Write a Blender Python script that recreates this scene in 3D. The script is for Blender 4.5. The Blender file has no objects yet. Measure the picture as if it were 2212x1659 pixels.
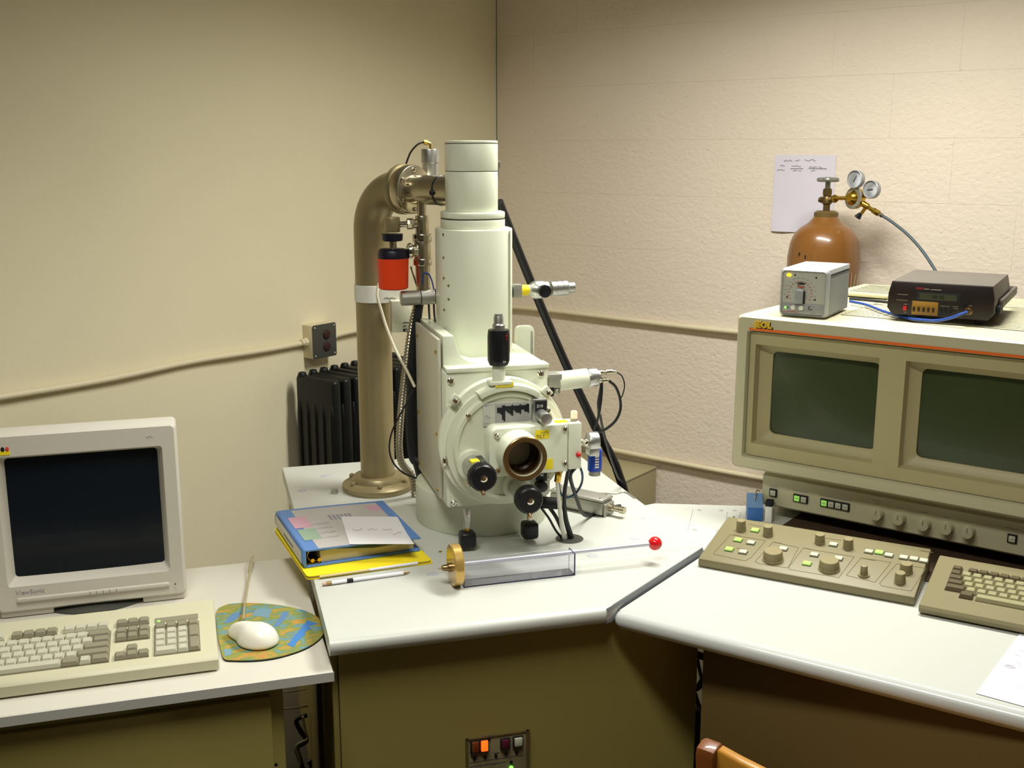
import bpy, bmesh, math, random
from mathutils import Vector, Matrix
random.seed(7)
SC = bpy.context.scene
COL = SC.collection
PI = math.pi
R = math.radians

# ------------------------------------------------------------ camera, light, exposure
H = 1.59
PITCH = R(12.1)
FPX, CX, CY = 2360.0, 1106.0, 829.5
cam = bpy.data.cameras.new('camera'); cam.sensor_width = 36.0; cam.lens = FPX / 2212 * 36
cam.clip_start = 0.02
camo = bpy.data.objects.new('camera', cam); COL.objects.link(camo)
camo.location = (0, 0, H); camo.rotation_euler = (PI / 2 - PITCH, 0, 0)
SC.camera = camo
SC.view_settings.view_transform = 'Standard'
SC.view_settings.look = 'None'
SC.view_settings.exposure = 0.0
SC.view_settings.gamma = 1.0
SC.view_settings.use_curve_mapping = False
W = bpy.data.worlds.new('world'); SC.world = W; W.use_nodes = True
W.node_tree.nodes['Background'].inputs[0].default_value = (1.0, 0.93, 0.8, 1)
W.node_tree.nodes['Background'].inputs[1].default_value = 0.02


def area(name, loc, rot, sx, sy, power, col):
    l = bpy.data.lights.new(name, 'AREA'); l.shape = 'RECTANGLE'; l.size = sx; l.size_y = sy
    l.energy = power; l.color = col
    o = bpy.data.objects.new(name, l); COL.objects.link(o); o.location = loc; o.rotation_euler = rot
    return o


LAMPCOL = (1.0, 1.0, 0.93)
LAMPS = [((0.66, 2.55, 2.44), R(-36.9), 40, 154), ((-0.2, 1.15, 2.44), R(-36.9), 18.5, 132)]  # second entry is a fill lamp added to brighten the front faces
for p, a, e, sp in LAMPS:
    area('fluorescent_light', (p[0], p[1], p[2] - 0.01), (0, 0, a), 1.15, 0.26, e, LAMPCOL).data.spread = R(sp)


# ------------------------------------------------------------ materials
def lin(c):
    return tuple(((x / 255) / 12.92 if x / 255 <= 0.04045 else ((x / 255 + 0.055) / 1.055) ** 2.4) for x in c)


def mat(name, rgb, rough=0.5, metal=0.0, noise=0.0, nscale=40.0, bump=0.0, bscale=200.0, emit=None, es=0.0,
        trans=0.0, ior=1.45, coat=0.0, spec=0.5):
    m = bpy.data.materials.new(name); m.use_nodes = True
    nt = m.node_tree; b = nt.nodes['Principled BSDF']
    c = lin(rgb) + (1,)
    b.inputs['Base Color'].default_value = c
    b.inputs['Roughness'].default_value = rough
    b.inputs['Metallic'].default_value = metal
    b.inputs['Specular IOR Level'].default_value = spec
    b.inputs['Coat Weight'].default_value = coat
    b.inputs['IOR'].default_value = ior
    if trans: b.inputs['Transmission Weight'].default_value = trans
    if emit:
        b.inputs['Emission Color'].default_value = lin(emit) + (1,); b.inputs['Emission Strength'].default_value = es
    if noise or bump:
        tc = nt.nodes.new('ShaderNodeTexCoord')
    if noise:
        n = nt.nodes.new('ShaderNodeTexNoise'); n.inputs['Scale'].default_value = nscale; n.inputs['Detail'].default_value = 5
        r = nt.nodes.new('ShaderNodeMix'); r.data_type = 'RGBA'
        r.inputs[6].default_value = tuple(max(0, x * (1 - noise)) for x in c[:3]) + (1,)
        r.inputs[7].default_value = tuple(min(1, x * (1 + noise)) for x in c[:3]) + (1,)
        nt.links.new(tc.outputs['Object'], n.inputs['Vector']); nt.links.new(n.outputs[0], r.inputs[0])
        nt.links.new(r.outputs[2], b.inputs['Base Color'])
    if bump:
        n2 = nt.nodes.new('ShaderNodeTexNoise'); n2.inputs['Scale'].default_value = bscale; n2.inputs['Detail'].default_value = 4
        bp = nt.nodes.new('ShaderNodeBump'); bp.inputs['Strength'].default_value = bump; bp.inputs['Distance'].default_value = 0.002
        nt.links.new(tc.outputs['Object'], n2.inputs['Vector']); nt.links.new(n2.outputs[0], bp.inputs['Height'])
        nt.links.new(bp.outputs[0], b.inputs['Normal'])
    return m


def wall_mat(name, rgb, fine, coarse):
    m = mat(name, rgb, 0.75, noise=0.05, nscale=2.2, spec=0.25)
    nt = m.node_tree; b = nt.nodes['Principled BSDF']
    geo = nt.nodes.new('ShaderNodeNewGeometry')
    for l in [l for l in nt.links if l.from_node.type == 'TEX_COORD']:
        to = l.to_socket; nt.links.remove(l); nt.links.new(geo.outputs['Position'], to)
    n1 = nt.nodes.new('ShaderNodeTexNoise'); n1.inputs['Scale'].default_value = 55; n1.inputs['Detail'].default_value = 6
    n1.inputs['Distortion'].default_value = 0.15
    mp = nt.nodes.new('ShaderNodeMapping'); mp.inputs['Scale'].default_value = (1.0, 1.0, 1.25)
    v = nt.nodes.new('ShaderNodeTexVoronoi'); v.inputs['Scale'].default_value = 26
    cr = nt.nodes.new('ShaderNodeValToRGB'); cr.color_ramp.elements[0].position = 0.02; cr.color_ramp.elements[1].position = 0.16
    b1 = nt.nodes.new('ShaderNodeBump'); b1.inputs['Strength'].default_value = fine; b1.inputs['Distance'].default_value = 0.004
    b2 = nt.nodes.new('ShaderNodeBump'); b2.inputs['Strength'].default_value = coarse; b2.inputs['Distance'].default_value = 0.003
    nt.links.new(geo.outputs['Position'], mp.inputs[0]); nt.links.new(mp.outputs[0], n1.inputs['Vector'])
    nt.links.new(mp.outputs[0], v.inputs['Vector'])
    nt.links.new(v.outputs['Distance'], cr.inputs[0]); nt.links.new(cr.outputs[0], b2.inputs['Height'])
    nt.links.new(n1.outputs[0], b1.inputs['Height']); nt.links.new(b1.outputs[0], b2.inputs['Normal'])
    nt.links.new(b2.outputs[0], b.inputs['Normal'])
    return m


M = {}
M['wall_l'] = wall_mat('painted_plaster_wall', (238, 228, 196), 0.12, 0.04)
M['wall_r'] = wall_mat('painted_block_wall', (240, 226, 209), 0.75, 0.4)
M['wall_far'] = mat('far_wall_paint', (190, 180, 156), 0.7)
M['ceiling'] = mat('ceiling_paint', (160, 156, 142), 0.8)
M['floor'] = mat('floor_tile', (64, 54, 38), 0.5, noise=0.15, nscale=12)
M['conduit'] = mat('painted_conduit', (228, 216, 184), 0.45)
M['desk'] = mat('laminate_top', (196, 197, 189), 0.32, noise=0.02, nscale=260)
M['deskedge'] = mat('edge_moulding', (200, 202, 198), 0.14)
M['ldesk'] = mat('grey_laminate', (206, 201, 188), 0.38, noise=0.02, nscale=260)
M['ldeskedge'] = mat('grey_laminate_edge', (196, 194, 186), 0.4)
M['cab'] = mat('cabinet_paint', (150, 136, 74), 0.5, noise=0.03, nscale=300)
M['cabdark'] = mat('cabinet_panel_dark', (96, 78, 40), 0.55)
M['semp'] = mat('microscope_paint', (222, 225, 204), 0.32, noise=0.02, nscale=90, coat=0.15)
M['semp2'] = mat('microscope_paint_warm', (214, 216, 194), 0.36)
M['sempanel'] = mat('side_cover_panel', (200, 196, 178), 0.42, metal=0.25)
M['white'] = mat('white_paint', (235, 236, 226), 0.4)
M['seam'] = mat('seam_shadow_gap', (70, 68, 50), 0.7)
M['pipe'] = mat('bronze_pipe_paint', (154, 140, 104), 0.36, metal=0.45, noise=0.06, nscale=30)
M['nickel'] = mat('nickel', (200, 190, 166), 0.24, metal=0.95)
M['hosem'] = mat('steel_hose', (176, 168, 146), 0.3, metal=0.85)
M['chrome'] = mat('chrome', (214, 208, 196), 0.18, metal=1.0)
M['alu'] = mat('aluminium', (190, 190, 186), 0.34, metal=0.9)
M['alum'] = mat('matte_aluminium', (176, 174, 164), 0.45, metal=0.7)
M['brass'] = mat('brass', (196, 158, 62), 0.25, metal=1.0)
M['gold'] = mat('gold_flange', (206, 170, 96), 0.24, metal=0.55, coat=0.4)
M['bronze'] = mat('bronze_ring', (140, 116, 82), 0.3, metal=0.9)
M['portdark'] = mat('port_interior', (50, 27, 16), 0.3, metal=0.15)
M['black'] = mat('black_plastic', (20, 21, 26), 0.38)
M['blackm'] = mat('black_matte', (14, 15, 22), 0.6)
M['rubber'] = mat('black_rubber', (24, 25, 28), 0.5)
M['radiator'] = mat('radiator_enamel', (9, 13, 15), 0.42)
M['navy'] = mat('navy_cap', (24, 22, 40), 0.4)
M['redcan'] = mat('red_orange_plastic', (238, 66, 16), 0.5)
M['redball'] = mat('red_ball_plastic', (214, 26, 34), 0.14, coat=0.5)
M['red'] = mat('red_plastic', (190, 30, 34), 0.35)
M['yellow'] = mat('yellow_label', (240, 216, 30), 0.6)
M['yellowf'] = mat('yellow_card', (247, 222, 36), 0.55)
M['blue'] = mat('binder_blue', (92, 134, 196), 0.4)
M['binderclear'] = mat('binder_spine_pocket', (208, 204, 188), 0.25)
M['bluec'] = mat('blue_cable', (30, 66, 146), 0.4)
M['bluebox'] = mat('blue_box', (66, 118, 190), 0.4)
M['bluecan'] = mat('blue_can', (26, 66, 178), 0.4)
M['paper'] = mat('paper', (226, 220, 234), 0.7)
M['coversheet'] = mat('cover_sheet', (186, 180, 176), 0.5)
M['paper2'] = mat('note_paper', (224, 220, 222), 0.7)
M['page'] = mat('page_stack', (222, 204, 150), 0.7, noise=0.12, nscale=400)
M['ink'] = mat('ink', (60, 62, 80), 0.7)
M['inkl'] = mat('pencil_grey', (150, 146, 156), 0.8)
M['inkred'] = mat('red_print', (206, 66, 50), 0.6)
M['inkpink'] = mat('pink_print', (206, 160, 176), 0.6)
M['inkgreen'] = mat('green_print', (150, 172, 150), 0.6)
M['cons'] = mat('console_plastic', (192, 186, 154), 0.42, noise=0.02, nscale=300)
M['cons2'] = mat('console_bezel', (176, 165, 123), 0.45, noise=0.02, nscale=300)
M['conspanel'] = mat('panel_plastic', (126, 117, 85), 0.45, noise=0.03, nscale=300)
M['knob'] = mat('knob_plastic', (142, 131, 96), 0.42)
M['orange'] = mat('orange_stripe', (232, 106, 26), 0.5)
M['emblem'] = mat('yellow_emblem', (222, 180, 40), 0.4)
M['crtg'] = mat('green_grey_tube', (58, 68, 40), 0.3, coat=0.1)
M['crtb'] = mat('dark_tube', (20, 26, 34), 0.25, coat=0.1, spec=0.3)
M['mon'] = mat('monitor_plastic', (205, 199, 186), 0.45, noise=0.02, nscale=300)
M['kb'] = mat('keyboard_shell', (196, 191, 162), 0.45)
M['keyl'] = mat('key_light', (190, 187, 166), 0.45)
M['keyd'] = mat('key_grey', (140, 134, 112), 0.45)
M['keyk'] = mat('key_khaki', (150, 144, 108), 0.45)
M['keykd'] = mat('key_brown', (88, 77, 52), 0.45)
M['recess'] = mat('keyboard_recess', (120, 112, 84), 0.6)
M['mouse'] = mat('mouse_plastic', (236, 232, 218), 0.3, coat=0.2)
M['cord'] = mat('beige_cord', (168, 156, 120), 0.5)
M['cordw'] = mat('white_cord', (216, 208, 182), 0.45)
M['cyl'] = mat('brown_cylinder_paint', (128, 84, 38), 0.3, noise=0.05, nscale=20, coat=0.3)
M['cylneck'] = mat('brown_neck_ring', (112, 92, 52), 0.45, metal=0.3)
M['valve'] = mat('tarnished_brass', (112, 92, 58), 0.4, metal=0.8)
M['handw'] = mat('cast_handwheel', (150, 150, 144), 0.4, metal=0.6)
M['gaugeface'] = mat('gauge_face', (232, 234, 240), 0.3)
M['hose'] = mat('grey_hose', (70, 84, 92), 0.45)
M['meter'] = mat('meter_case', (168, 170, 172), 0.4, metal=0.2)
M['meterp'] = mat('meter_panel', (192, 192, 180), 0.45)
M['meters'] = mat('meter_side', (92, 96, 98), 0.5)
M['dmm'] = mat('brown_instrument_case', (92, 86, 78), 0.5, noise=0.05, nscale=300)
M['dmmf'] = mat('brown_instrument_front', (27, 15, 15), 0.45)
M['dmmy'] = mat('ochre_panel', (150, 110, 36), 0.5)
M['lcd'] = mat('lcd_window', (70, 74, 58), 0.25)
M['ledg'] = mat('lit_green_key', (160, 215, 100), 0.4, emit=(150, 220, 90), es=0.4)
M['ledk'] = mat('unlit_key', (196, 196, 170), 0.4)
M['ledo'] = mat('lit_orange_key', (255, 90, 20), 0.4, emit=(255, 84, 16), es=2.0)
M['ledy'] = mat('lit_yellow_lamp', (255, 220, 40), 0.4, emit=(255, 210, 20), es=2.5)
M['ledp'] = mat('lit_neon_lamp', (255, 180, 150), 0.3, emit=(255, 160, 130), es=1.6)
M['ledgr'] = mat('lit_green_lamp', (120, 255, 80), 0.4, emit=(110, 255, 70), es=2.5)
M['dimred'] = mat('dim_red_key', (90, 24, 44), 0.4)
M['dimor'] = mat('dim_orange_key', (120, 56, 20), 0.4)
M['wood'] = mat('honey_wood', (176, 122, 42), 0.35, noise=0.18, nscale=14, coat=0.3)
M['wood2'] = mat('darker_wood_post', (116, 64, 24), 0.38, noise=0.22, nscale=18, coat=0.3)
M['pencilw'] = mat('white_pencil', (232, 230, 236), 0.35)
M['eraser'] = mat('eraser_pink', (206, 170, 150), 0.7)
M['ferrule'] = mat('ferrule', (168, 142, 96), 0.35, metal=0.8)
M['pad_edge'] = mat('pad_rubber', (14, 22, 24), 0.7)
M['grey'] = mat('grey_plastic', (72, 72, 66), 0.5)
M['capdisc'] = mat('hole_cap', (178, 180, 184), 0.5)
M['rodsteel'] = mat('brushed_steel_rod', (206, 206, 220), 0.3, metal=0.5)
M['edgeshade'] = mat('shaded_edging', (128, 132, 138), 0.4)  # darker grey holding the shade of the desk's chamfered edge
M['acryl'] = mat('clear_acrylic', (246, 246, 252), 0.03, trans=1.0, ior=1.2, spec=0.4)
M['acryledge'] = mat('acrylic_edge', (120, 122, 158), 0.15, trans=0.55, ior=1.2)
M['tubew'] = mat('milky_tube', (222, 222, 208), 0.3)
M['lampglow'] = mat('diffuser', (255, 250, 235), 0.5, emit=(255, 250, 232), es=3.0)
M['sheet'] = mat('grey_metal_box', (168, 158, 122), 0.5)


def pad_mat():
    m = mat('printed_pad', (150, 140, 60), 0.75)
    nt = m.node_tree; b = nt.nodes['Principled BSDF']
    tc = nt.nodes.new('ShaderNodeTexCoord')
    mp = nt.nodes.new('ShaderNodeMapping'); mp.inputs['Rotation'].default_value = (0, 0, R(-40)); mp.inputs['Scale'].default_value = (16, 30, 1)
    n = nt.nodes.new('ShaderNodeTexNoise'); n.inputs['Scale'].default_value = 1.4; n.inputs['Detail'].default_value = 6
    n.inputs['Distortion'].default_value = 1.2
    cr = nt.nodes.new('ShaderNodeValToRGB'); e = cr.color_ramp.elements
    cols = [(0.26, (74, 104, 110)), (0.4, (106, 142, 150)), (0.47, (118, 134, 66)), (0.55, (140, 138, 66)), (0.62, (176, 140, 62)), (0.72, (180, 124, 70))]
    e[0].position, e[0].color = cols[0][0], lin(cols[0][1]) + (1,)
    e[1].position, e[1].color = cols[-1][0], lin(cols[-1][1]) + (1,)
    for p, c in cols[1:-1]:
        k = e.new(p); k.color = lin(c) + (1,)
    nt.links.new(tc.outputs['Object'], mp.inputs[0]); nt.links.new(mp.outputs[0], n.inputs['Vector'])
    nt.links.new(n.outputs[0], cr.inputs[0]); nt.links.new(cr.outputs[0], b.inputs['Base Color'])
    return m


M['pad'] = pad_mat()


# ------------------------------------------------------------ frames: floor-plan axes of each piece of furniture
def ray(x, y):
    a, c = (x - CX) / FPX, -(y - CY) / FPX
    return Vector((a, math.cos(PITCH) + c * math.sin(PITCH), -math.sin(PITCH) + c * math.cos(PITCH)))


class Frame:
    def __init__(s, x, y, ang):
        s.o = Vector((x, y)); s.a = ang
        s.U = Vector((math.cos(ang), math.sin(ang))); s.V = Vector((-math.sin(ang), math.cos(ang)))

    def w(s, u, v, z=0.0):
        p = s.o + s.U * u + s.V * v
        return Vector((p.x, p.y, z))

    def z(s, x, y, z):      # measured point on a level at height z -> (u, v, z)
        r = ray(x, y); p = r * ((z - H) / r.z); q = Vector((p.x, p.y)) - s.o
        return (q.dot(s.U), q.dot(s.V), z)

    def v(s, x, y, v):      # measured point on an upright plane at depth v -> (u, v, z)
        r = ray(x, y); r2 = Vector((r.x, r.y)); t = (v + s.o.dot(s.V)) / r2.dot(s.V); p = r * t
        return ((Vector((p.x, p.y)) - s.o).dot(s.U), v, p.z + H)


FS = Frame(-0.3189, 1.7734, R(15.5))      # microscope desk: front-left corner, u along its front, v to the back
FR = Frame(-0.063, 4.6, R(-36.9))         # right wall: room corner, u along the wall, v into the wall
FL = Frame(-0.063, 4.6, R(53.1))          # left wall: u towards the corner, v into the wall
FD = Frame(-0.3119, 1.7595, R(17.0))      # left computer desk: front-right corner
ZS, ZR, ZD = 0.75, 0.735, 0.70            # table heights


# ------------------------------------------------------------ mesh builder
class MB:
    def __init__(s, off=(0, 0, 0)):
        s.bm = bmesh.new(); s.off = Vector(off)

    def box(s, x0, x1, y0, y1, z0, z1, bev=0.0, seg=2, rot=None, top=None):
        bm = s.bm
        x0, x1 = min(x0, x1), max(x0, x1); y0, y1 = min(y0, y1), max(y0, y1); z0, z1 = min(z0, z1), max(z0, z1)
        c = Vector(((x0 + x1) / 2, (y0 + y1) / 2, (z0 + z1) / 2))
        t = top or 0.0
        co = [(x0, y0, z0), (x1, y0, z0), (x1, y1, z0), (x0, y1, z0), (x0 + t, y0 + t, z1), (x1 - t, y0 + t, z1), (x1 - t, y1 - t, z1), (x0 + t, y1 - t, z1)]
        vs = []
        for p in co:
            p = Vector(p)
            if rot is not None: p = c + rot @ (p - c)
            vs.append(bm.verts.new(p + s.off))
        fs = [bm.faces.new([vs[i] for i in f]) for f in ((3, 2, 1, 0), (4, 5, 6, 7), (0, 1, 5, 4), (1, 2, 6, 5), (2, 3, 7, 6), (3, 0, 4, 7))]
        if bev > 0:
            ed = list({e for f in fs for e in f.edges})
            bmesh.ops.bevel(bm, geom=ed, offset=bev, segments=seg, profile=0.5, affect='EDGES', clamp_overlap=True)
        return s

    def lathe(s, prof, p0, ax, n=24):
        bm = s.bm; ax = Vector(ax).normalized(); p0 = Vector(p0) + s.off
        e1 = ax.orthogonal().normalized(); e2 = ax.cross(e1)
        rings = []
        for r, h in prof:
            if r <= 1e-6:
                rings.append([bm.verts.new(p0 + ax * h)])
            else:
                rings.append([bm.verts.new(p0 + ax * h + (e1 * math.cos(2 * PI * i / n) + e2 * math.sin(2 * PI * i / n)) * r) for i in range(n)])
        for a, b in zip(rings, rings[1:]):
            for i in range(n):
                j = (i + 1) % n
                if len(a) == 1 and len(b) == 1: continue
                if len(a) == 1: bm.faces.new((a[0], b[j], b[i]))
                elif len(b) == 1: bm.faces.new((a[i], a[j], b[0]))
                else: bm.faces.new((a[i], a[j], b[j], b[i]))
        if len(rings[0]) > 1: bm.faces.new(list(reversed(rings[0])))
        if len(rings[-1]) > 1: bm.faces.new(rings[-1])
        return s

    def cyl(s, p0, p1, r0, r1=None, n=24, bev=0.0):
        r1 = r0 if r1 is None else r1
        p0, p1 = Vector(p0), Vector(p1); d = p1 - p0; L = d.length
        if bev > 0:
            prof = [(r0 - bev, 0), (r0 - bev * 0.3, bev * 0.3), (r0, bev), (r1, L - bev), (r1 - bev * 0.3, L - bev * 0.3), (r1 - bev, L)]
        else: prof = [(r0, 0), (r1, L)]
        return s.lathe(prof, p0, d, n)

    def ring(s, p0, p1, ro, ri, n=32):     # hollow tube with wall
        p0, p1 = Vector(p0), Vector(p1); d = p1 - p0; L = d.length; b = min((ro - ri) * 0.25, L * 0.25)
        bm = s.bm; ax = d.normalized(); o = p0 + s.off
        e1 = ax.orthogonal().normalized(); e2 = ax.cross(e1)
        prof = [(ri, 0), (ro - b, 0), (ro, b), (ro, L - b), (ro - b, L), (ri, L)]
        rings = [[bm.verts.new(o + ax * h + (e1 * math.cos(2 * PI * i / n) + e2 * math.sin(2 * PI * i / n)) * r) for i in range(n)] for r, h in prof]
        for a, b2 in zip(rings, rings[1:] + rings[:1]):
            for i in range(n):
                j = (i + 1) % n
                bm.faces.new((a[i], a[j], b2[j], b2[i]))
        return s

    def tube(s, pts, r, n=8, sub=6, ribs=None):
        P = [Vector(p) for p in pts]
        if sub > 1 and len(P) > 2:
            Q = []
            ext = [P[0] * 2 - P[1]] + P + [P[-1] * 2 - P[-2]]
            for i in range(1, len(ext) - 2):
                a, b, c, d = ext[i - 1:i + 3]
                for k in range(sub):
                    t = k / sub
                    Q.append(0.5 * ((2 * b) + (c - a) * t + (2 * a - 5 * b + 4 * c - d) * t * t + (3 * b - a - 3 * c + d) * t ** 3))
            Q.append(P[-1]); P = Q
        if ribs:                      # resample evenly for corrugated hose
            L = [0]
            for a, b in zip(P, P[1:]): L.append(L[-1] + (b - a).length)
            m = int(L[-1] / ribs * 2); Q = []; j = 0
            for k in range(m + 1):
                t = L[-1] * k / m
                while j < len(L) - 2 and L[j + 1] < t: j += 1
                f = (t - L[j]) / max(1e-9, L[j + 1] - L[j]); Q.append(P[j].lerp(P[j + 1], min(1, f)))
            P = Q
        bm = s.bm; rings = []; e1 = None
        for i, p in enumerate(P):
            d = (P[min(i + 1, len(P) - 1)] - P[max(i - 1, 0)])
            if d.length < 1e-9: d = Vector((0, 0, 1))
            d.normalize()
            if e1 is None: e1 = d.orthogonal().normalized()
            e1 = (e1 - d * e1.dot(d)); e1 = e1.normalized() if e1.length > 1e-6 else d.orthogonal().normalized()
            e2 = d.cross(e1)
            rr = r(i / (len(P) - 1)) if callable(r) else r
            if ribs: rr *= 1.0 if i % 2 else 0.8
            rings.append([bm.verts.new(p + s.off + (e1 * math.cos(2 * PI * k / n) + e2 * math.sin(2 * PI * k / n)) * rr) for k in range(n)])
        for a, b in zip(rings, rings[1:]):
            for i in range(n):
                j = (i + 1) % n; bm.faces.new((a[i], a[j], b[j], b[i]))
        bm.faces.new(list(reversed(rings[0]))); bm.faces.new(rings[-1])
        return s

    def prism(s, poly, a, b, plane='xy', bev=0.0, seg=2):
        bm = s.bm
        f = {'xy': lambda p, h: (p[0], p[1], h), 'xz': lambda p, h: (p[0], h, p[1]), 'yz': lambda p, h: (h, p[0], p[1])}[plane]
        lo = [bm.verts.new(Vector(f(p, a)) + s.off) for p in poly]; hi = [bm.verts.new(Vector(f(p, b)) + s.off) for p in poly]
        n = len(poly); fs = [bm.faces.new(list(reversed(lo))), bm.faces.new(hi)]
        for i in range(n):
            j = (i + 1) % n; fs.append(bm.faces.new((lo[i], lo[j], hi[j], hi[i])))
        bmesh.ops.recalc_face_normals(bm, faces=fs)
        if bev > 0:
            ed = list(set(fs[0].edges) | set(fs[1].edges))
            bmesh.ops.bevel(bm, geom=ed, offset=bev, segments=seg, profile=0.5, affect='EDGES', clamp_overlap=True)
        return s

    def ball(s, c, r, n=20, m=12, zmin=-1.0):
        rx, ry, rz = (r, r, r) if not isinstance(r, (tuple, list)) else r
        bm = s.bm; c = Vector(c) + s.off; rings = []
        for i in range(m + 1):
            t = -PI / 2 + PI * i / m
            zz, k = max(zmin, math.sin(t)), math.cos(t)
            if k < 1e-6: rings.append([bm.verts.new(c + Vector((0, 0, rz * zz)))])
            else: rings.append([bm.verts.new(c + Vector((rx * k * math.cos(2 * PI * j / n), ry * k * math.sin(2 * PI * j / n), rz * zz))) for j in range(n)])
        for a, b in zip(rings, rings[1:]):
            for i in range(n):
                j = (i + 1) % n
                if len(a) == 1: bm.faces.new((a[0], b[j], b[i]))
                elif len(b) == 1: bm.faces.new((a[i], a[j], b[0]))
                else: bm.faces.new((a[i], a[j], b[j], b[i]))
        return s

    def mesh(s, name, m, ang=35):
        bmesh.ops.recalc_face_normals(s.bm, faces=s.bm.faces)
        me = bpy.data.meshes.new(name); s.bm.to_mesh(me); s.bm.free()
        me.materials.append(M[m] if isinstance(m, str) else m)
        me.shade_smooth(); me.set_sharp_from_angle(angle=R(ang))
        return me


def rrect(x0, x1, y0, y1, r, n=5, corners=(1, 1, 1, 1)):
    out = []
    for k, (cx, cy, a0) in enumerate(((x0 + r, y0 + r, PI), (x1 - r, y0 + r, 1.5 * PI), (x1 - r, y1 - r, 0), (x0 + r, y1 - r, PI / 2))):
        if corners[k]:
            for i in range(n + 1):
                a = a0 + PI / 2 * i / n; out.append((cx + r * math.cos(a), cy + r * math.sin(a)))
        else:
            out.append(((x0, y0), (x1, y0), (x1, y1), (x0, y1))[k])
    return out


class Thing:
    """One liftable thing: an Empty at its base; parts are authored in the frame's axes."""
    def __init__(s, name, label, cat, fr, u, v, z, group=None, rot=0.0, local=False):
        o = bpy.data.objects.new(name, None); COL.objects.link(o)
        o.empty_display_size = 0.02
        o.location = fr.w(u, v, z); o.rotation_euler = (0, 0, fr.a + rot)
        o['label'] = label; o['category'] = cat
        if group: o['group'] = group
        s.root = o; s.fr = fr; s.off = (0, 0, 0) if local else (-u, -v, -z)

    def mb(s): return MB(s.off)

    def add(s, name, mb, m, parent=None, label=None, kind=None, ang=35):
        me = mb.mesh(name, m, ang) if isinstance(mb, MB) else mb
        o = bpy.data.objects.new(name, me); COL.objects.link(o); o.parent = parent or s.root
        if label: o['label'] = label
        if kind: o['kind'] = kind
        return o

    def inst(s, name, me, loc, parent=None, rot=None):
        o = bpy.data.objects.new(name, me); COL.objects.link(o); o.parent = parent or s.root
        o.location = Vector(loc) + Vector(s.off)
        if rot: o.rotation_euler = rot
        return o

    def text(s, name, body, size, loc, rot, m, parent=None, ext=0.0002, align='LEFT', sx=1.0, bold=0.0):
        c = bpy.data.curves.new('t', 'FONT'); c.body = body; c.size = size; c.extrude = ext; c.align_x = align; c.offset = bold
        c.resolution_u = 2
        t = bpy.data.objects.new('t', c); COL.objects.link(t)
        bpy.context.view_layer.update()
        me = bpy.data.meshes.new_from_object(t.evaluated_get(bpy.context.evaluated_depsgraph_get()))
        bpy.data.objects.remove(t); bpy.data.curves.remove(c)
        me.materials.clear(); me.materials.append(M[m])
        o = bpy.data.objects.new(name, me); COL.objects.link(o); o.parent = parent or s.root
        o.location = Vector(loc) + Vector(s.off); o.rotation_euler = rot; o.scale = (sx, 1, 1)
        return o


def solo(name, label, cat, fr, u, v, z, build, m, group=None, ang=35):
    mb = MB((-u, -v, -z)); build(mb)
    o = bpy.data.objects.new(name, mb.mesh(name, m, ang)); COL.objects.link(o)
    o.location = fr.w(u, v, z); o.rotation_euler = (0, 0, fr.a)
    o['label'] = label; o['category'] = cat
    if group: o['group'] = group
    return o


def struct(name, fr, build, m, u=0, v=0, z=0, parent=None, ang=35):
    mb = MB((-u, -v, -z)); build(mb)
    o = bpy.data.objects.new(name, mb.mesh(name, m, ang)); COL.objects.link(o)
    if parent: o.parent = parent
    else:
        o.location = fr.w(u, v, z); o.rotation_euler = (0, 0, fr.a); o['kind'] = 'structure'
    return o


FRONT = (PI / 2, 0, 0)      # text standing on a face that looks towards -v


def screw(mb, p, ax, r=0.004, h=0.003):
    return mb.lathe([(r, 0), (r, h * 0.6), (r * 0.7, h), (r * 0.3, h), (r * 0.3, h * 0.45), (0, h * 0.45)], p, ax, 10)


def scribble(mb, x0, x1, y, z, h, r=0.0004, plane='xz', d=0.0):
    n = max(4, int((x1 - x0) / h * 3)); pts = []
    for i in range(n + 1):
        t = i / n; a = x0 + (x1 - x0) * t; b = h * (random.random() - 0.5)
        pts.append((a, d, z + b) if plane == 'xz' else (a, y + b, d))
    return mb.tube(pts, r, 4, 1)


# ================================================================== THE ROOM
ZC = 2.50
struct('floor', FR, lambda b: b.box(-3.5, 5.5, -7.0, 3.6, -0.1, 0.0), 'floor')
struct('ceiling', FR, lambda b: b.box(-0.2, 4.6, -6.2, 0.2, ZC, ZC + 0.1), 'ceiling')
struct('wall_left', FL, lambda b: b.box(-6.2, 0.12, 0.0, 0.12, 0, ZC), 'wall_l')
wr = struct('wall_right', FR, lambda b: b.box(-0.12, 4.6, 0.0015, 0.12, 0, ZC), 'wall_r')
struct('wall_back', FR, lambda b: b.box(-0.2, 4.6, -6.3, -6.2, 0, ZC), 'wall_far')
struct('wall_side', FR, lambda b: b.box(4.5, 4.6, -6.2, 0.1, 0, ZC), 'wall_far')
# painted concrete blocks of the right wall, each one a piece a hair proud of its joints
BW, BH = 0.4064, 0.2032
uj = FR.v(1339, 380, 0)[0]
rows = int(ZC / BH) + 1
blockm = {}
for r_ in range(rows):
    z0 = r_ * BH; z1 = min(ZC, z0 + BH)
    u = uj - 5 * BW + (BW / 2 if (r_ - 7) % 2 else 0.0)
    while u < 4.45:
        a, b = max(0.002, u), min(4.49, u + BW)
        if b - a > 0.03:
            key = (round(b - a, 3), round(z1 - z0, 3))
            if key not in blockm:
                q = MB(); q.box(0.0001, b - a - 0.0001, -0.0008, 0.002, 0.0001, z1 - z0 - 0.0001, 0.0006, 1)
                blockm[key] = q.mesh('concrete_block', 'wall_r', 15)
            o = bpy.data.objects.new('concrete_block', blockm[key]); COL.objects.link(o); o.parent = wr
            o.location = (a, random.uniform(-0.0002, 0.0004), z0)
        u += BW
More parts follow.
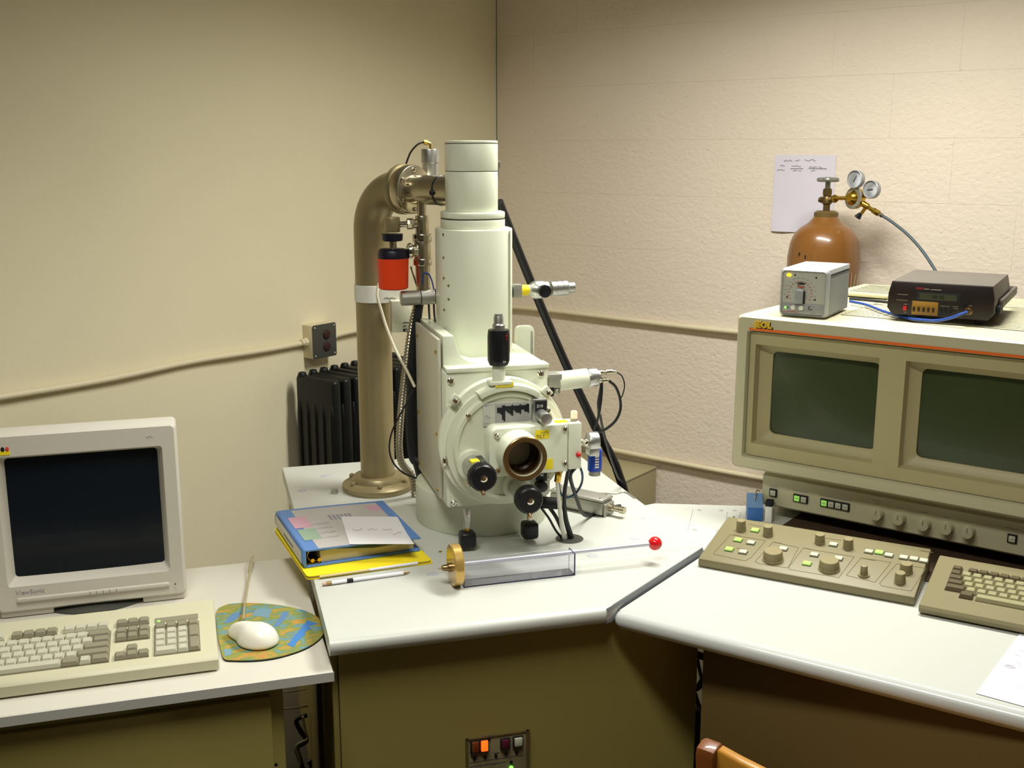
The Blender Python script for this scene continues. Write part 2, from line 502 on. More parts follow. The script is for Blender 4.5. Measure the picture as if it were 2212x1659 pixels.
struct('trim_1', FR, lambda b: b.box(0.0005, 0.0022, -0.0016, 0.001, 1.55, ZC - 0.001), 'seam', parent=None)
# surface conduits
zc_ = 0.943


def conduit(fr, u0, u1, z, v=-0.016):
    return lambda b: b.tube([(u0 + (u1 - u0) * k / 24, v + 0.0015 * math.sin(k * 1.7), z + 0.0035 * math.sin(k * 0.9 + u0)) for k in range(25)], 0.0095, 12, 2)


ub0, ub1 = -1.098, -0.990
solo('conduit', 'cream painted conduit running along the left wall, left of the outlet box', 'conduit', FL, -3.6, 0, zc_, conduit(FL, -3.6, ub0 - 0.012, zc_), 'conduit')
solo('conduit', 'cream painted conduit between the outlet box and the room corner', 'conduit', FL, -0.9, 0, zc_, conduit(FL, ub1 - 0.002, -0.032, zc_ + 0.003), 'conduit')
solo('conduit', 'upper cream painted conduit along the right block wall', 'conduit', FR, 0.5, 0, zc_, conduit(FR, 0.01, 4.3, zc_ + 0.002), 'conduit')
z2 = FR.v(1420, 987, 0)[2]
solo('conduit', 'lower cream painted conduit along the right block wall', 'conduit', FR, 0.5, 0, z2, conduit(FR, 0.02, 4.3, z2, -0.018), 'conduit')
# outlet box
t = Thing('outlet_box', 'cream wall outlet box with grey cover plate and two brown sockets', 'outlet', FL, (ub0 + ub1) / 2, 0, zc_)
bz0, bz1 = zc_ - 0.058, zc_ + 0.058
t.add('box', t.mb().box(ub0, ub1, -0.048, 0.0, bz0, bz1, 0.003), 'conduit')
cv = t.add('cover_plate', t.mb().prism(rrect(ub0 - 0.001, ub1 + 0.001, bz0 - 0.001, bz1 + 0.001, 0.008), -0.052, -0.048, 'xz', 0.0015), 'grey')
for dz in (-0.021, 0.021):
    k = t.mb(); c = (ub0 + ub1) / 2 + 0.008
    k.lathe([(0.017, 0), (0.0165, 0.003), (0.015, 0.004), (0, 0.004)], (c, -0.052, zc_ + dz), (0, -1, 0), 24)
    s_ = t.add('socket', k, mat('brown_socket', (58, 28, 24), 0.45) if dz < 0 else bpy.data.materials['brown_socket'], cv)
    q = t.mb()
    for du in (-0.006, 0.006): q.box(c + du - 0.001, c + du + 0.001, -0.0565, -0.0558, zc_ + dz - 0.002, zc_ + dz + 0.006)
    q.cyl((c, -0.0558, zc_ + dz - 0.008), (c, -0.0565, zc_ + dz - 0.008), 0.0022, n=10)
    t.add('socket_slots', q, 'blackm', cv)
for du, dz in ((ub0 + 0.009, bz1 - 0.009), (ub1 - 0.009, bz1 - 0.009), (ub0 + 0.009, bz0 + 0.009), (ub1 - 0.009, bz0 + 0.009)):
    t.add('screw', screw(t.mb(), (du, -0.052, dz), (0, -1, 0), 0.0035, 0.002), 'alu', cv)
for uu, s_ in ((ub0, -1), (ub1, 1)):
    t.add('connector', t.mb().cyl((uu, -0.018, zc_), (uu + s_ * 0.014, -0.018, zc_), 0.014, n=8).cyl((uu + s_ * 0.014, -0.018, zc_), (uu + s_ * 0.026, -0.018, zc_), 0.0115, n=16), 'conduit')

# ceiling fixtures above the frame: one over the microscope, one added as front fill
for p, a, e, sp in LAMPS:
    f = Frame(p[0], p[1], a)
    t = Thing('ceiling_light', 'fluorescent ceiling fixture above the microscope, out of view' if p[1] > 2 else 'unseen fill fixture added nearer the camera to brighten the fronts', 'light', f, 0, 0, ZC - 0.005, 'ceiling fluorescent fixtures')
    t.add('housing', t.mb().box(-0.62, 0.62, -0.17, 0.17, ZC - 0.055, ZC - 0.001, 0.004), 'white')
    t.add('diffuser', t.mb().box(-0.6, 0.6, -0.15, 0.15, ZC - 0.064, ZC - 0.054, 0.003), 'lampglow')

# radiator against the left wall
t = Thing('radiator', 'black cast iron radiator standing against the left wall behind the pipe', 'radiator', FL, -0.95, -0.15, 0)
sec = MB(); rz = 0.845
v0_, v1_ = 0.15 - 0.235, 0.15 - 0.045
sec.box(-0.0185, 0.0185, v0_, v1_, 0.105, rz, 0.0145, 3)
for k in range(5):
    v = v0_ + 0.019 + k * 0.038
    for s_ in (-1, 1): sec.lathe([(0.0, 0.15), (0.013, 0.17), (0.014, 0.25), (0.014, rz - 0.13), (0.011, rz - 0.09), (0.0, rz - 0.075)], (s_ * 0.0112, v, 0), (0, 0, 1), 10)
sec.lathe([(0.017, rz - 0.05), (0.017, rz - 0.004), (0.012, rz + 0.008), (0.0, rz + 0.011)], (0, v1_ - 0.019, 0), (0, 0, 1), 12)
sme = sec.mesh('radiator_section', 'radiator', 45)
ur0 = -1.165
for k in range(10):
    o = t.inst('radiator_section', sme, (ur0 + k * 0.05, -0.15, 0.0))
for k in (0, 9):
    for v in (-0.075, -0.2):
        t.add('foot', t.mb().box(ur0 + k * 0.05 - 0.017, ur0 + k * 0.05 + 0.017, v - 0.018, v + 0.018, 0.0, 0.12, 0.006), 'radiator')

# paper on the right wall
pu0, _, pz1 = FR.v(1675, 335, -0.001); pu1, _, pz0 = FR.v(1797, 505, -0.001)
t = Thing('wall_notice', 'white handwritten log sheet taped to the right wall above the gas cylinder', 'paper', FR, (pu0 + pu1) / 2, 0, pz0)
q = t.mb()
g = 10; grid = [[q.bm.verts.new(Vector((pu0 + (pu1 - pu0) * i / g, -0.004 - 0.006 * max(0, 1 - j / 3) * (0.5 + 0.5 * math.sin(i)), pz0 + (pz1 - pz0) * j / g)) + q.off) for i in range(g + 1)] for j in range(g + 1)]
for j in range(g):
    for i in range(g): q.bm.faces.new((grid[j][i], grid[j][i + 1], grid[j + 1][i + 1], grid[j + 1][i]))
t.add('sheet', q, 'paper')
q = t.mb()
def hw(x0, y0, x1, h=0.006):
    a = FR.v(x0, y0, -0.0055); b = FR.v(x1, y0, -0.0055); scribble(q, a[0], b[0], 0, a[2], h, 0.0005, 'xz', -0.0058)
for a in ((1693, 347, 1712), (1718, 347, 1727), (1738, 346, 1762), (1685, 358, 1695), (1710, 359, 1730), (1748, 361, 1765), (1768, 361, 1776), (1678, 367, 1695), (1713, 368, 1722), (1725, 369, 1731), (1752, 369, 1761)):
    hw(*a)
for a in ((1707, 364, 1735), (1746, 364, 1786)): hw(*a, 0.001)
t.add('handwriting', q, 'ink')

# low metal box by the right wall behind the microscope desk
bx1 = 0.80
t = Thing('equipment_box', 'low grey metal equipment box on the floor against the right wall, behind the microscope desk', 'box', FR, 0.55, -0.3, 0)
t.add('body', t.mb().box(0.25, bx1, -0.52, -0.02, 0.0, 0.372, 0.003), 'sheet')
t.add('lid', t.mb().box(0.248, bx1 + 0.002, -0.522, -0.018, 0.372, 0.381, 0.003), 'sheet')

# ================================================================== DESKS
# microscope desk
t = Thing('microscope_desk', 'cream desk cabinet with white top carrying the electron microscope', 'desk', FS, 0.4, 0.5, 0)
top = t.add('desk_top', t.mb().prism([(0.0, 0.252), (0.8275, 0.252), (0.817, 0.572), (0.806, 1.105), (-0.006, 1.11)], ZS - 0.032, ZS, 'xy', 0.0012, 1), 'desk')
q = t.mb()
prof = [(0.012, ZS - 0.034), (0.003, ZS - 0.029), (-0.002, ZS - 0.018), (0.0005, ZS - 0.008), (0.008, ZS - 0.0015), (0.018, ZS), (0.10, ZS), (0.2495, ZS), (0.2495, ZS - 0.032), (0.05, ZS - 0.034)]


def bull(b, prof, ends):     # sweep a (v,z) profile between two sloping ends u = f(v)
    lo = [b.bm.verts.new(Vector((ends[0](v), v, z)) + b.off) for v, z in prof]; hi = [b.bm.verts.new(Vector((ends[1](v), v, z)) + b.off) for v, z in prof]
    n = len(prof)
    for i in range(n): b.bm.faces.new((lo[i], lo[(i + 1) % n], hi[(i + 1) % n], hi[i]))
    b.bm.faces.new(lo); b.bm.faces.new(list(reversed(hi)))
    return b


t.add('chamfer_shade', t.mb().prism([(0.5155, 0.0035), (0.8275, 0.2505), (0.8285, 0.2493), (0.5175, 0.0025)], ZS - 0.031, ZS - 0.001, 'xy'), 'edgeshade')  # thin strip that paints the shaded chamfer edge in darker grey
t.add('front_panel', bull(q, prof, (lambda v: 0.0, lambda v: 0.513 + max(0, v) * 1.258)), 'desk', ang=50)
q = t.mb()
q.prism([(0.018, 0.04), (0.724, 0.04), (0.724, 1.08), (0.018, 1.08)], 0.07, ZS - 0.033, 'xy', 0.002, 1)
body = t.add('cabinet', q, 'cab')
t.add('plinth', t.mb().prism([(0.04, 0.07), (0.64, 0.07), (0.7, 0.3), (0.7, 1.05), (0.04, 1.05)], 0.0, 0.07, 'xy'), 'cabdark')
t.add('side_panel', t.mb().box(0.006, 0.018, 0.05, 1.075, 0.09, ZS - 0.035, 0.002), 'cab')
t.add('side_channel', t.mb().box(-0.002, 0.006, 0.3, 0.312, 0.1, ZS - 0.035, 0.001), 'cabdark')
# control plate
pu0, _, pz1 = FS.v(1006, 1596, 0.04); pu1 = FS.v(1142, 1578, 0.04)[0]
pl = t.add('control_plate', t.mb().box(pu0, pu1, 0.0365, 0.040, pz1 - 0.16, pz1, 0.001), 'conspanel')
t.add('plate_frame', t.mb().box(pu1 - 0.006, pu1 + 0.001, 0.035, 0.039, pz1 - 0.16, pz1 + 0.001).box(pu0 - 0.001, pu0 + 0.004, 0.035, 0.039, pz1 - 0.16, pz1 + 0.001).box(pu0, pu1, 0.035, 0.039, pz1 - 0.002, pz1 + 0.001), 'cabdark', pl)
vb = 0.0365


def pbtn(x0, y0, x1, y1, m):
    a = FS.v(x0, y0, vb); b = FS.v(x1, y1, vb)
    return (min(a[0], b[0]), max(a[0], b[0]), min(a[2], b[2]), max(a[2], b[2]))


for (x0, y0, x1, y1, keys) in ((1015, 1600, 1055, 1621, ('dimor', 'ledo')), (1080, 1595, 1101, 1614, ('dimred',)), (1107, 1591, 1129, 1610, ('ledk',))):
    a = pbtn(x0, y0, x1, y1, None)
    h = t.add('button_housing', t.mb().box(a[0], a[1], vb - 0.005, vb, a[2], a[3], 0.0008), 'blackm', pl)
    n = len(keys); w = (a[1] - a[0]) / n
    for i, k in enumerate(keys):
        t.add('push_button', t.mb().box(a[0] + w * i + 0.0025, a[0] + w * (i + 1) - 0.0025, vb - 0.009, vb - 0.004, a[2] + 0.004, a[3] - 0.001, 0.001), k, pl)
for (x, y) in ((1025, 1638), (1048, 1635), (1071, 1632), (1093, 1628), (1116, 1625), (1056, 1595), (1104, 1646)):
    a = FS.v(x, y, vb); t.add('indicator', t.mb().cyl((a[0], vb, a[2]), (a[0], vb - 0.002, a[2]), 0.0031, n=12), 'blackm', pl)
a = FS.v(1104, 1658, vb); t.add('indicator', t.mb().ball((a[0], vb - 0.001, a[2]), 0.004, 12, 8), 'ledgr', pl, label='lit green indicator')
q = t.mb()
for (x0, y0, x1) in ((1046, 1591, 1068), (1075, 1588, 1092), (1084, 1590, 1096), (1031, 1594, 1044), (1017, 1634, 1030), (1067, 1627, 1078), (1088, 1622, 1099), (1108, 1619, 1126), (1062, 1650, 1072)):
    a = FS.v(x0, y0, vb); b = FS.v(x1, y0 - 2, vb); q.box(a[0], b[0], vb - 0.0006, vb, a[2] - 0.0008, a[2] + 0.0006)
for (x0, y0, x1, y1) in ((1014, 1648, 1130, 1628), (1014, 1657, 1092, 1646)):
    a = FS.v(x0, y0, vb); b = FS.v(x1, y1, vb); q.box(a[0], b[0], vb - 0.0004, vb, a[2] - 0.0004, a[2] + 0.0004)
t.add('plate_print', q, 'ink', pl)
# hole caps and bolt
for (x, y) in ((703, 1028), (653, 1060), (935, 1240), (1395, 1118), (1374, 1162), (1280, 1200)):
    a = FS.z(x, y, ZS); t.add('hole_cap', t.mb().lathe([(0.0125, 0), (0.0115, 0.0012), (0, 0.0014)], (a[0], a[1], ZS - 0.0002), (0, 0, 1), 20), 'capdisc', top if a[1] > 0.252 else None)
a = FS.z(723, 1066, ZS); t.add('bolt', t.mb().cyl((a[0], a[1], ZS - 0.001), (a[0], a[1], ZS + 0.012), 0.009, n=6, bev=0.001), 'alum', top)
a = FS.z(951, 1192, ZS); t.add('hole_cap', t.mb().cyl((a[0], a[1], ZS - 0.0002), (a[0], a[1], ZS + 0.001), 0.004, n=12), 'brass', top)
gx = FS.z(1230, 1164, ZS)
t.add('cable_grommet', t.mb().lathe([(0.030, -0.001), (0.031, 0.001), (0.026, 0.0022), (0.0, 0.0012)], (gx[0] - 0.0, gx[1], ZS), (0, 0, 1), 24), 'grey', top)

# left computer desk
t = Thing('computer_desk', 'grey laminate computer desk at the left carrying the monitor and keyboard', 'desk', FD, -0.4, 0.28, 0)
t.add('desk_top', t.mb().box(-1.0, 0.0, 0.0, 0.572, ZD - 0.0195, ZD, 0.0012, 1), 'ldesk')
t.add('edge_band', t.mb().box(-1.0, 0.001, -0.0015, 0.0005, ZD - 0.0185, ZD - 0.0012), 'ldeskedge')
a = FD.v(616, 1600, 0.04)[0]
t.add('pedestal', t.mb().box(-0.95, a, 0.04, 0.54, 0.0, ZD - 0.0195, 0.002), 'cab')
t.add('drawer_front', t.mb().box(-0.9, a - 0.022, 0.026, 0.039, 0.05, ZD - 0.045, 0.002), 'cab')
t.add('lock', t.mb().cyl((FD.v(596, 1650, 0.03)[0], 0.0255, FD.v(596, 1650, 0.03)[2]), (FD.v(596, 1650, 0.03)[0], 0.028, FD.v(596, 1650, 0.03)[2]), 0.003, n=10), 'blackm')

# right console desk
fe = 0.085     # slight splay of the front edge
t = Thing('console_desk', 'white desk with rounded front edge at the right carrying the twin screen console', 'desk', FR, 2.2, -1.6, 0)
ul = 1.8075
poly = [(ul + 0.003, -1.9665), (3.25, -1.9665 + 0.110), (3.25, -0.62), (1.81, -0.62), (1.81, -1.20), (1.545, -1.365), (1.53, -1.40)]
c1 = (FR.o - FS.o); p_ = FS.w(0.840, 0.256); q_ = Vector((p_.x, p_.y)) - FR.o
poly.append((q_.dot(FR.U) + 0.002, q_.dot(FR.V)))
t.add('desk_top', t.mb().prism(poly, ZR - 0.030, ZR, 'xy', 0.001, 1), 'desk')
q = t.mb()
pr = [(0.0135, 0.0), (0.0135, -0.034), (0.011, -0.035), (0.004, -0.032), (-0.004, -0.022), (-0.004, -0.012), (0.002, -0.003), (0.009, 0.0), (0.0105, -0.0012), (0.012, 0.0)]
N = 14; rings = []
path = []
for k in range(6):              # rounded left corner of the moulding
    a = R(180) + R(90 + 4.3) * k / 5; path.append((ul + 0.014 + 0.014 * math.cos(a), -1.966 + 0.014 * math.sin(a), a))
path.append((3.25, -1.966 - 0.014 + (3.25 - ul) * 0.0757, R(274.3)))
for (x, y, a) in path:
    n = Vector((math.cos(a), math.sin(a), 0)); rings.append([q.bm.verts.new(Vector((x, y, ZR)) + n * (0.0 - d) + Vector((0, 0, h)) + q.off) for d, h in pr])
for a, b in zip(rings, rings[1:]):
    for i in range(len(pr)): q.bm.faces.new((a[i], a[(i + 1) % len(pr)], b[(i + 1) % len(pr)], b[i]))
q.bm.faces.new(rings[0]); q.bm.faces.new(list(reversed(rings[-1])))
t.add('front_moulding', q, 'deskedge', ang=50)
ca = FR.v(1517, 1450, -1.915)[0]
t.add('cabinet', t.mb().box(ca, 3.2, -1.86, -0.75, 0.06, ZR - 0.031, 0.002), 'cab')
t.add('front_board', t.mb().box(ca, 3.2, -1.915, -1.86, 0.06, ZR - 0.033, 0.002), 'cabdark')
t.add('plinth', t.mb().box(ca + 0.03, 3.15, -1.85, -0.8, 0.0, 0.06), 'cabdark')
q = t.mb()
def rl(x0, y0, x1, y1, w=0.0007):
    a = Vector(FR.z(x0, y0, ZR + 0.0002)); b = Vector(FR.z(x1, y1, ZR + 0.0002)); d = (b - a).normalized() * w; n = Vector((-d.y, d.x, 0))
    q.prism([tuple((a + n).xy), tuple((b + n).xy), tuple((b - n).xy), tuple((a - n).xy)], ZR - 0.0002, ZR + 0.0005)
for l in ((1497, 1100, 1486, 1146), (1571, 1106, 1567, 1140), (1600, 1106, 1597, 1120)): rl(*l)
for (x, y) in ((1511, 1102), (1558, 1103), (1501, 1145), (1551, 1147), (1587, 1103)):
    c = FR.z(x, y, ZR); q.ring((c[0], c[1], ZR - 0.0002), (c[0], c[1], ZR + 0.0006), 0.0052, 0.004, 16)
t.add('top_print', q, 'inkl')

# ================================================================== ELECTRON MICROSCOPE
CU, CV = 0.388, 0.585          # column axis on the desk
t = Thing('electron_microscope', 'cream scanning electron microscope with tall column and round chamber door', 'microscope', FS, CU, CV, ZS)
base = t.add('base_drum', t.mb().cyl((0.418, 0.588, ZS), (0.418, 0.588, 0.8375), 0.152, n=72, bev=0.002), 'semp2')
# chamber block
u0, u1, vf, vb_ = 0.297, 0.522, 0.40, 0.72
zb, zt = 0.838, 1.134
ch = t.add('chamber', t.mb().prism(rrect(u0, u1, zb, zt, 0.006, 3), vf, vb_, 'xz', 0.003), 'semp')
t.add('chamber_deck', t.mb().prism([(u0 + 0.004, zt - 0.002), (u0 + 0.004, 1.205), (u0 + 0.027, 1.205), (u0 + 0.031, 1.19), (u0 + 0.036, 1.172), (u0 + 0.045, 1.158), (u0 + 0.06, 1.148), (u0 + 0.08, 1.143), (u1 - 0.004, 1.143), (u1 - 0.004, zt - 0.002)], 0.437, vb_, 'xz', 0.002), 'semp', ch)
t.add('deck_plate', t.mb().box(u0 + 0.002, u1 + 0.002, vf - 0.004, 0.438, zt - 0.001, zt + 0.0088, 0.002), 'semp', ch)
vp = 0.66
for k in range(1):
    sp = t.add('side_cover', t.mb().box(u0 - 0.009, u0 - 0.001, 0.437, 0.685, 0.848, 1.199, 0.0015), 'sempanel', ch)
for (x, y) in ((896, 752), (906, 912), (932, 769), (933, 1008), (942, 990)):
    pass
for v, z in ((0.45, 1.17), (0.45, 0.99), (0.45, 0.865), (0.66, 1.17), (0.66, 0.99), (0.66, 0.865)): t.add('cover_screw', screw(t.mb(), (u0 - 0.009, v, z), (-1, 0, 0), 0.0042, 0.0025), 'brass', ch)
for (x, y) in ((973, 823), (1167, 807), (980, 1087)): a = FS.v(x, y, vf); t.add('chamber_screw', screw(t.mb(), (a[0], vf, a[2]), (0, -1, 0), 0.0075, 0.005), 'chrome', ch)
t.add('rear_bracket', t.mb().prism(rrect(FS.v(1112, 705, 0.66)[0], FS.v(1152, 705, 0.66)[0], 1.10, FS.v(1130, 703, 0.66)[2], 0.012, 4, (0, 0, 1, 1)), 0.655, 0.665, 'xz', 0.001).box(FS.v(1144, 705, 0.66)[0], FS.v(1153, 705, 0.66)[0], 0.655, 0.70, 1.10, FS.v(1130, 707, 0.66)[2] - 0.008, 0.001), 'semp', ch)
# door drum and rings
ca = FS.v(1084, 951, 0.385); du, dz = ca[0], ca[2]
t.add('door_drum', t.mb().cyl((du, 0.3995, dz), (du, 0.372, dz), 0.139, n=72, bev=0.003), 'semp')
dr = t.add('chamber_door', t.mb().lathe([(0.129, 0), (0.131, 0.010), (0.130, 0.013), (0.119, 0.016), (0.1165, 0.024), (0.115, 0.026), (0.108, 0.0265), (0.1065, 0.0225), (0, 0.0225)], (du + 0.004, 0.372, dz - 0.004), (0, -1, 0), 72), 'semp2')
vd = 0.3485
for a in (40, 140, 222, 318): t.add('door_screw', screw(t.mb(), (du + 0.004 + 0.1125 * math.cos(R(a)), 0.346, dz - 0.004 + 0.1125 * math.sin(R(a))), (0, -1, 0), 0.0058, 0.004), 'chrome', dr)
for (x, y) in ((982, 863), (1181, 845)):
    a = FS.v(x, y, 0.366); b = t.add('door_clamp', t.mb().box(a[0] - 0.009, a[0] + 0.009, 0.360, 0.373, a[2] - 0.012, a[2] + 0.010, 0.002, rot=Matrix.Rotation(R(40 if x < 1000 else -40), 3, 'Y')), 'semp2', dr)
    t.add('clamp_screw', screw(t.mb(), (a[0], 0.360, a[2] - 0.002), (0, -1, 0), 0.0062, 0.006), 'chrome', dr)
t.add('door_hinge', t.mb().ball((FS.v(961, 998, 0.37)[0], 0.37, FS.v(961, 998, 0.37)[2]), (0.006, 0.006, 0.012), 14, 10), 'chrome', dr)
# raised shelf segment at the top of the door
q = t.mb(); pts = []
for k in range(15):
    a = R(57 + 62 * k / 14); pts.append((du + 0.002 + 0.130 * math.cos(a), dz + 0.130 * math.sin(a)))
for k in range(15):
    a = R(119 - 62 * k / 14); pts.append((du + 0.002 + 0.1175 * math.cos(a), dz + 0.1175 * math.sin(a)))
t.add('door_lip', q.prism(pts, 0.338, 0.372, 'xz', 0.0015), 'semp', dr)
# aperture chart plate with its stair step bars
c0 = FS.v(1043, 870, vd); c1 = FS.v(1146, 920, vd)
cu0, cu1, cz1, cz0 = c0[0], c1[0], FS.v(1046, 871, vd)[2], FS.v(1046, 921, vd)[2]
pt = t.add('chart_plate', t.mb().box(cu0, cu1, vd - 0.0022, vd + 0.001, cz0, cz1, 0.0006), 'meterp', dr)
q = t.mb(); gx0, gx1 = cu0 + (cu1 - cu0) * 0.25, cu1 - 0.004
gz0, gz1 = cz0 + 0.003, cz1 - 0.006
for i in range(21): q.box(gx0 + (gx1 - gx0) * i / 20 - 0.00025, gx0 + (gx1 - gx0) * i / 20 + 0.00025, vd - 0.0027, vd - 0.002, gz0, gz1)
for j in range(15): q.box(gx0, gx1, vd - 0.0027, vd - 0.002, gz0 + (gz1 - gz0) * j / 14 - 0.00025, gz0 + (gz1 - gz0) * j / 14 + 0.00025)
q.box(cu0 + 0.002, cu0 + 0.010, vd - 0.0027, vd - 0.002, cz1 - 0.006, cz1 - 0.005).box(cu0 + 0.003, cu0 + 0.010, vd - 0.0027, vd - 0.002, cz0 + 0.022, cz0 + 0.023).box(cu0 + 0.006, cu0 + 0.016, vd - 0.0027, vd - 0.002, cz0 + 0.018, cz0 + 0.019).box(cu0 + 0.002, cu0 + 0.014, vd - 0.0027, vd - 0.002, cz0 + 0.006, cz0 + 0.007)
for i in range(26): q.box(cu0 + 0.002 + i * (cu1 - cu0 - 0.006) / 26, cu0 + 0.0035 + i * (cu1 - cu0 - 0.006) / 26, vd - 0.0027, vd - 0.002, cz1 - 0.004, cz1 - 0.0022)
t.add('chart_grid', q, 'inkl', dr)
q = t.mb(); hs = [(.32, .2), (.34, .2), (.45, .2), (.85, 0), (.98, 0), (.2, .1), (.32, .1), (.40, .1), (.5, .1), (.6, 0), (.2, .1), (.32, .1), (.4, .1), (.4, .1), (.5, 0), (.2, .1), (.2, .1), (.36, .1), (.36, .0), (.45, 0)]
for i, (d, a) in enumerate(hs):
    w = (gx1 - gx0 - 0.004) / 20; q.box(gx0 + 0.004 + w * i, gx0 + 0.004 + w * (i + 1) + 0.0001, vd - 0.0031, vd - 0.002, gz1 - (gz1 - gz0) * (0.16 + d * 0.72), gz1 - (gz1 - gz0) * (0.02 + a * 0.5))
t.add('chart_bars', q, 'blackm', dr)
# yellow door label
a = FS.v(1070, 832, 0.3375); b = FS.v(1109, 829, 0.3375)
yl = t.add('yellow_label', t.mb().box(a[0], b[0], 0.3365, 0.338, a[2] - 0.005, a[2] + 0.0045), 'yellow', dr)
q = t.mb(); scribble(q, a[0] + 0.004, b[0] - 0.006, 0, a[2] - 0.0005, 0.003, 0.0003, 'xz', 0.3363); t.add('label_writing', q, 'ink', dr)
# counter with silver knob
a = FS.v(1150, 862, 0.335); b = FS.v(1181, 920, 0.335)
cn = t.add('counter_block', t.mb().box(a[0], a[0] + 0.031, 0.328, vd + 0.002, a[2] - 0.055, a[2], 0.0015), 'alu', dr)
t.add('counter_window', t.mb().box(a[0] + 0.004, a[0] + 0.029, 0.3265, 0.329, a[2] - 0.026, a[2] - 0.003, 0.0008), 'blackm', dr)
t.text('counter_digits', '510', 0.009, (a[0] + 0.007, 0.326, a[2] - 0.017), FRONT, 'white', dr)
k = FS.v(1181, 906, 0.285)
t.add('counter_knob', t.mb().cyl((k[0], 0.33, k[2]), (k[0], 0.285, k[2]), 0.0125, n=32, bev=0.0015), 'alu', dr)
# stage plate with port
sv = 0.305
a = FS.v(1057, 921, sv); b = FS.v(1229, 916, sv); c = FS.v(1222, 1018, sv)
su0, su1, sz1, sz0 = a[0], b[0] - 0.001, a[2] - 0.005, c[2] - 0.001
st = t.add('stage_plate', t.mb().prism(rrect(su0, su1, sz0, sz1, 0.02, 6, (1, 0, 0, 1)), sv, 0.352, 'xz', 0.004, 3), 'semp')
for (x, y) in ((1073, 941), (1219, 926), (1219, 1000), (1075, 1016)):
    p = FS.v(x, y, sv); t.add('stage_screw', screw(t.mb(), (p[0], sv, p[2]), (0, -1, 0), 0.0062, 0.006), 'chrome', st)
vp = 0.240; pc = FS.v(1135, 992, vp)
t.add('port_sleeve', t.mb().ring((pc[0], sv + 0.006, pc[2]), (pc[0], vp + 0.003, pc[2]), 0.0455, 0.036, 48), 'semp', st)
t.add('port_ring', t.mb().ring((pc[0], vp + 0.006, pc[2]), (pc[0], vp, pc[2]), 0.0462, 0.0365, 48), 'bronze', st)
t.add('port_inner_ring', t.mb().ring((pc[0], vp + 0.016, pc[2]), (pc[0], vp + 0.009, pc[2]), 0.0372, 0.033, 48), 'bronze', st)
q = t.mb(); bm = q.bm
q.lathe([(0.0355, 0.0), (0.0345, 0.03), (0.030, 0.034), (0.0285, 0.06), (0.022, 0.063), (0.0, 0.064)], (pc[0], vp + 0.012, pc[2]), (0, 1, 0), 40)
cap = [f for f in bm.faces if len(f.verts) > 8 and abs(f.calc_center_median().y + 0.585 - (vp + 0.012)) < 0.004]
bmesh.ops.delete(bm, geom=cap, context='FACES')
t.add('port_interior', q, 'portdark', st)
for (x0, y0, x1, y1, nm) in ((1156, 930, 1186, 947, 1), (1178, 992, 1194, 1013, 0)):
    a = FS.v(x0, y0, sv); b = FS.v(x1, y1, sv)
    t.add('yellow_label', t.mb().box(a[0], b[0], sv - 0.0008, sv + 0.0005, b[2], a[2]), 'yellow', st)
    if nm:
        q = t.mb(); scribble(q, a[0] + 0.012, b[0] - 0.002, 0, a[2] - 0.006, 0.004, 0.0004, 'xz', sv - 0.001)
        t.text('label_lettering', 'TILT', 0.010, (a[0] + 0.002, sv - 0.001, b[2] + 0.002), FRONT, 'ink', st)
        t.add('label_writing', q, 'ink', st)
a = FS.v(1199, 913, 0.318); b = FS.v(1226, 912, 0.318)
t.add('yellow_label', t.mb().box(a[0], b[0], 0.312, 0.334, sz1 - 0.0005, sz1 + 0.0008), 'yellow', st)
# right end block
a = FS.v(1230, 920, sv); b = FS.v(1257, 918, sv)
eb = t.add('end_block', t.mb().box(su1 + 0.001, b[0], sv, 0.35, sz0 + 0.004, sz1 - 0.001, 0.002), 'semp', st)
p = FS.v(1251, 982, sv); t.add('red_lamp', t.mb().ball((p[0] - 0.002, sv - 0.001, p[2]), 0.0058, 14, 10), 'red', st)
p = FS.v(1240, 905, 0.325)
t.add('lamp_socket', t.mb().cyl((p[0], 0.325, sz1 - 0.002), (p[0], 0.325, sz1 + 0.005), 0.0075, n=16), 'alum', st)
t.add('neon_lamp', t.mb().box(p[0] - 0.006, p[0] + 0.006, 0.319, 0.331, sz1 + 0.004, sz1 + 0.021, 0.002), 'ledp', st, label='lit pink neon lamp')
# side motor with blue can
p = FS.v(1279, 953, 0.36)
mo = t.add('drive_motor', t.mb().cyl((p[0] - 0.010, 0.36, p[2]), (p[0] + 0.013, 0.36, p[2]), 0.0205, n=32, bev=0.002).box(p[0] - 0.010, p[0] + 0.013, 0.345, 0.375, p[2] - 0.03, p[2] - 0.012, 0.002), 'alu')
t.add('motor_screw', t.mb().ball((p[0] - 0.017, 0.352, p[2]), 0.009, 14, 10).cyl((b[0] - 0.004, 0.36, p[2]), (p[0] - 0.008, 0.36, p[2]), 0.007, n=12), 'chrome', mo)
c = FS.v(1281, 992, 0.38)
cnb = t.add('blue_can', t.mb().cyl((c[0] + 0.004, 0.38, c[2] - 0.026), (c[0] + 0.004, 0.38, c[2] + 0.022), 0.0155, n=28, bev=0.002), 'bluecan', mo)
q = t.mb()
for k in range(5): q.box(c[0] - 0.001, c[0] + 0.008, 0.3638, 0.3648, c[2] - 0.016 + k * 0.006, c[2] - 0.0125 + k * 0.006)
t.add('can_print', q, 'white', mo)
t.add('can_base', t.mb().cyl((c[0] + 0.004, 0.38, c[2] - 0.036), (c[0] + 0.004, 0.38, c[2] - 0.026), 0.013, n=24), 'alum', mo)
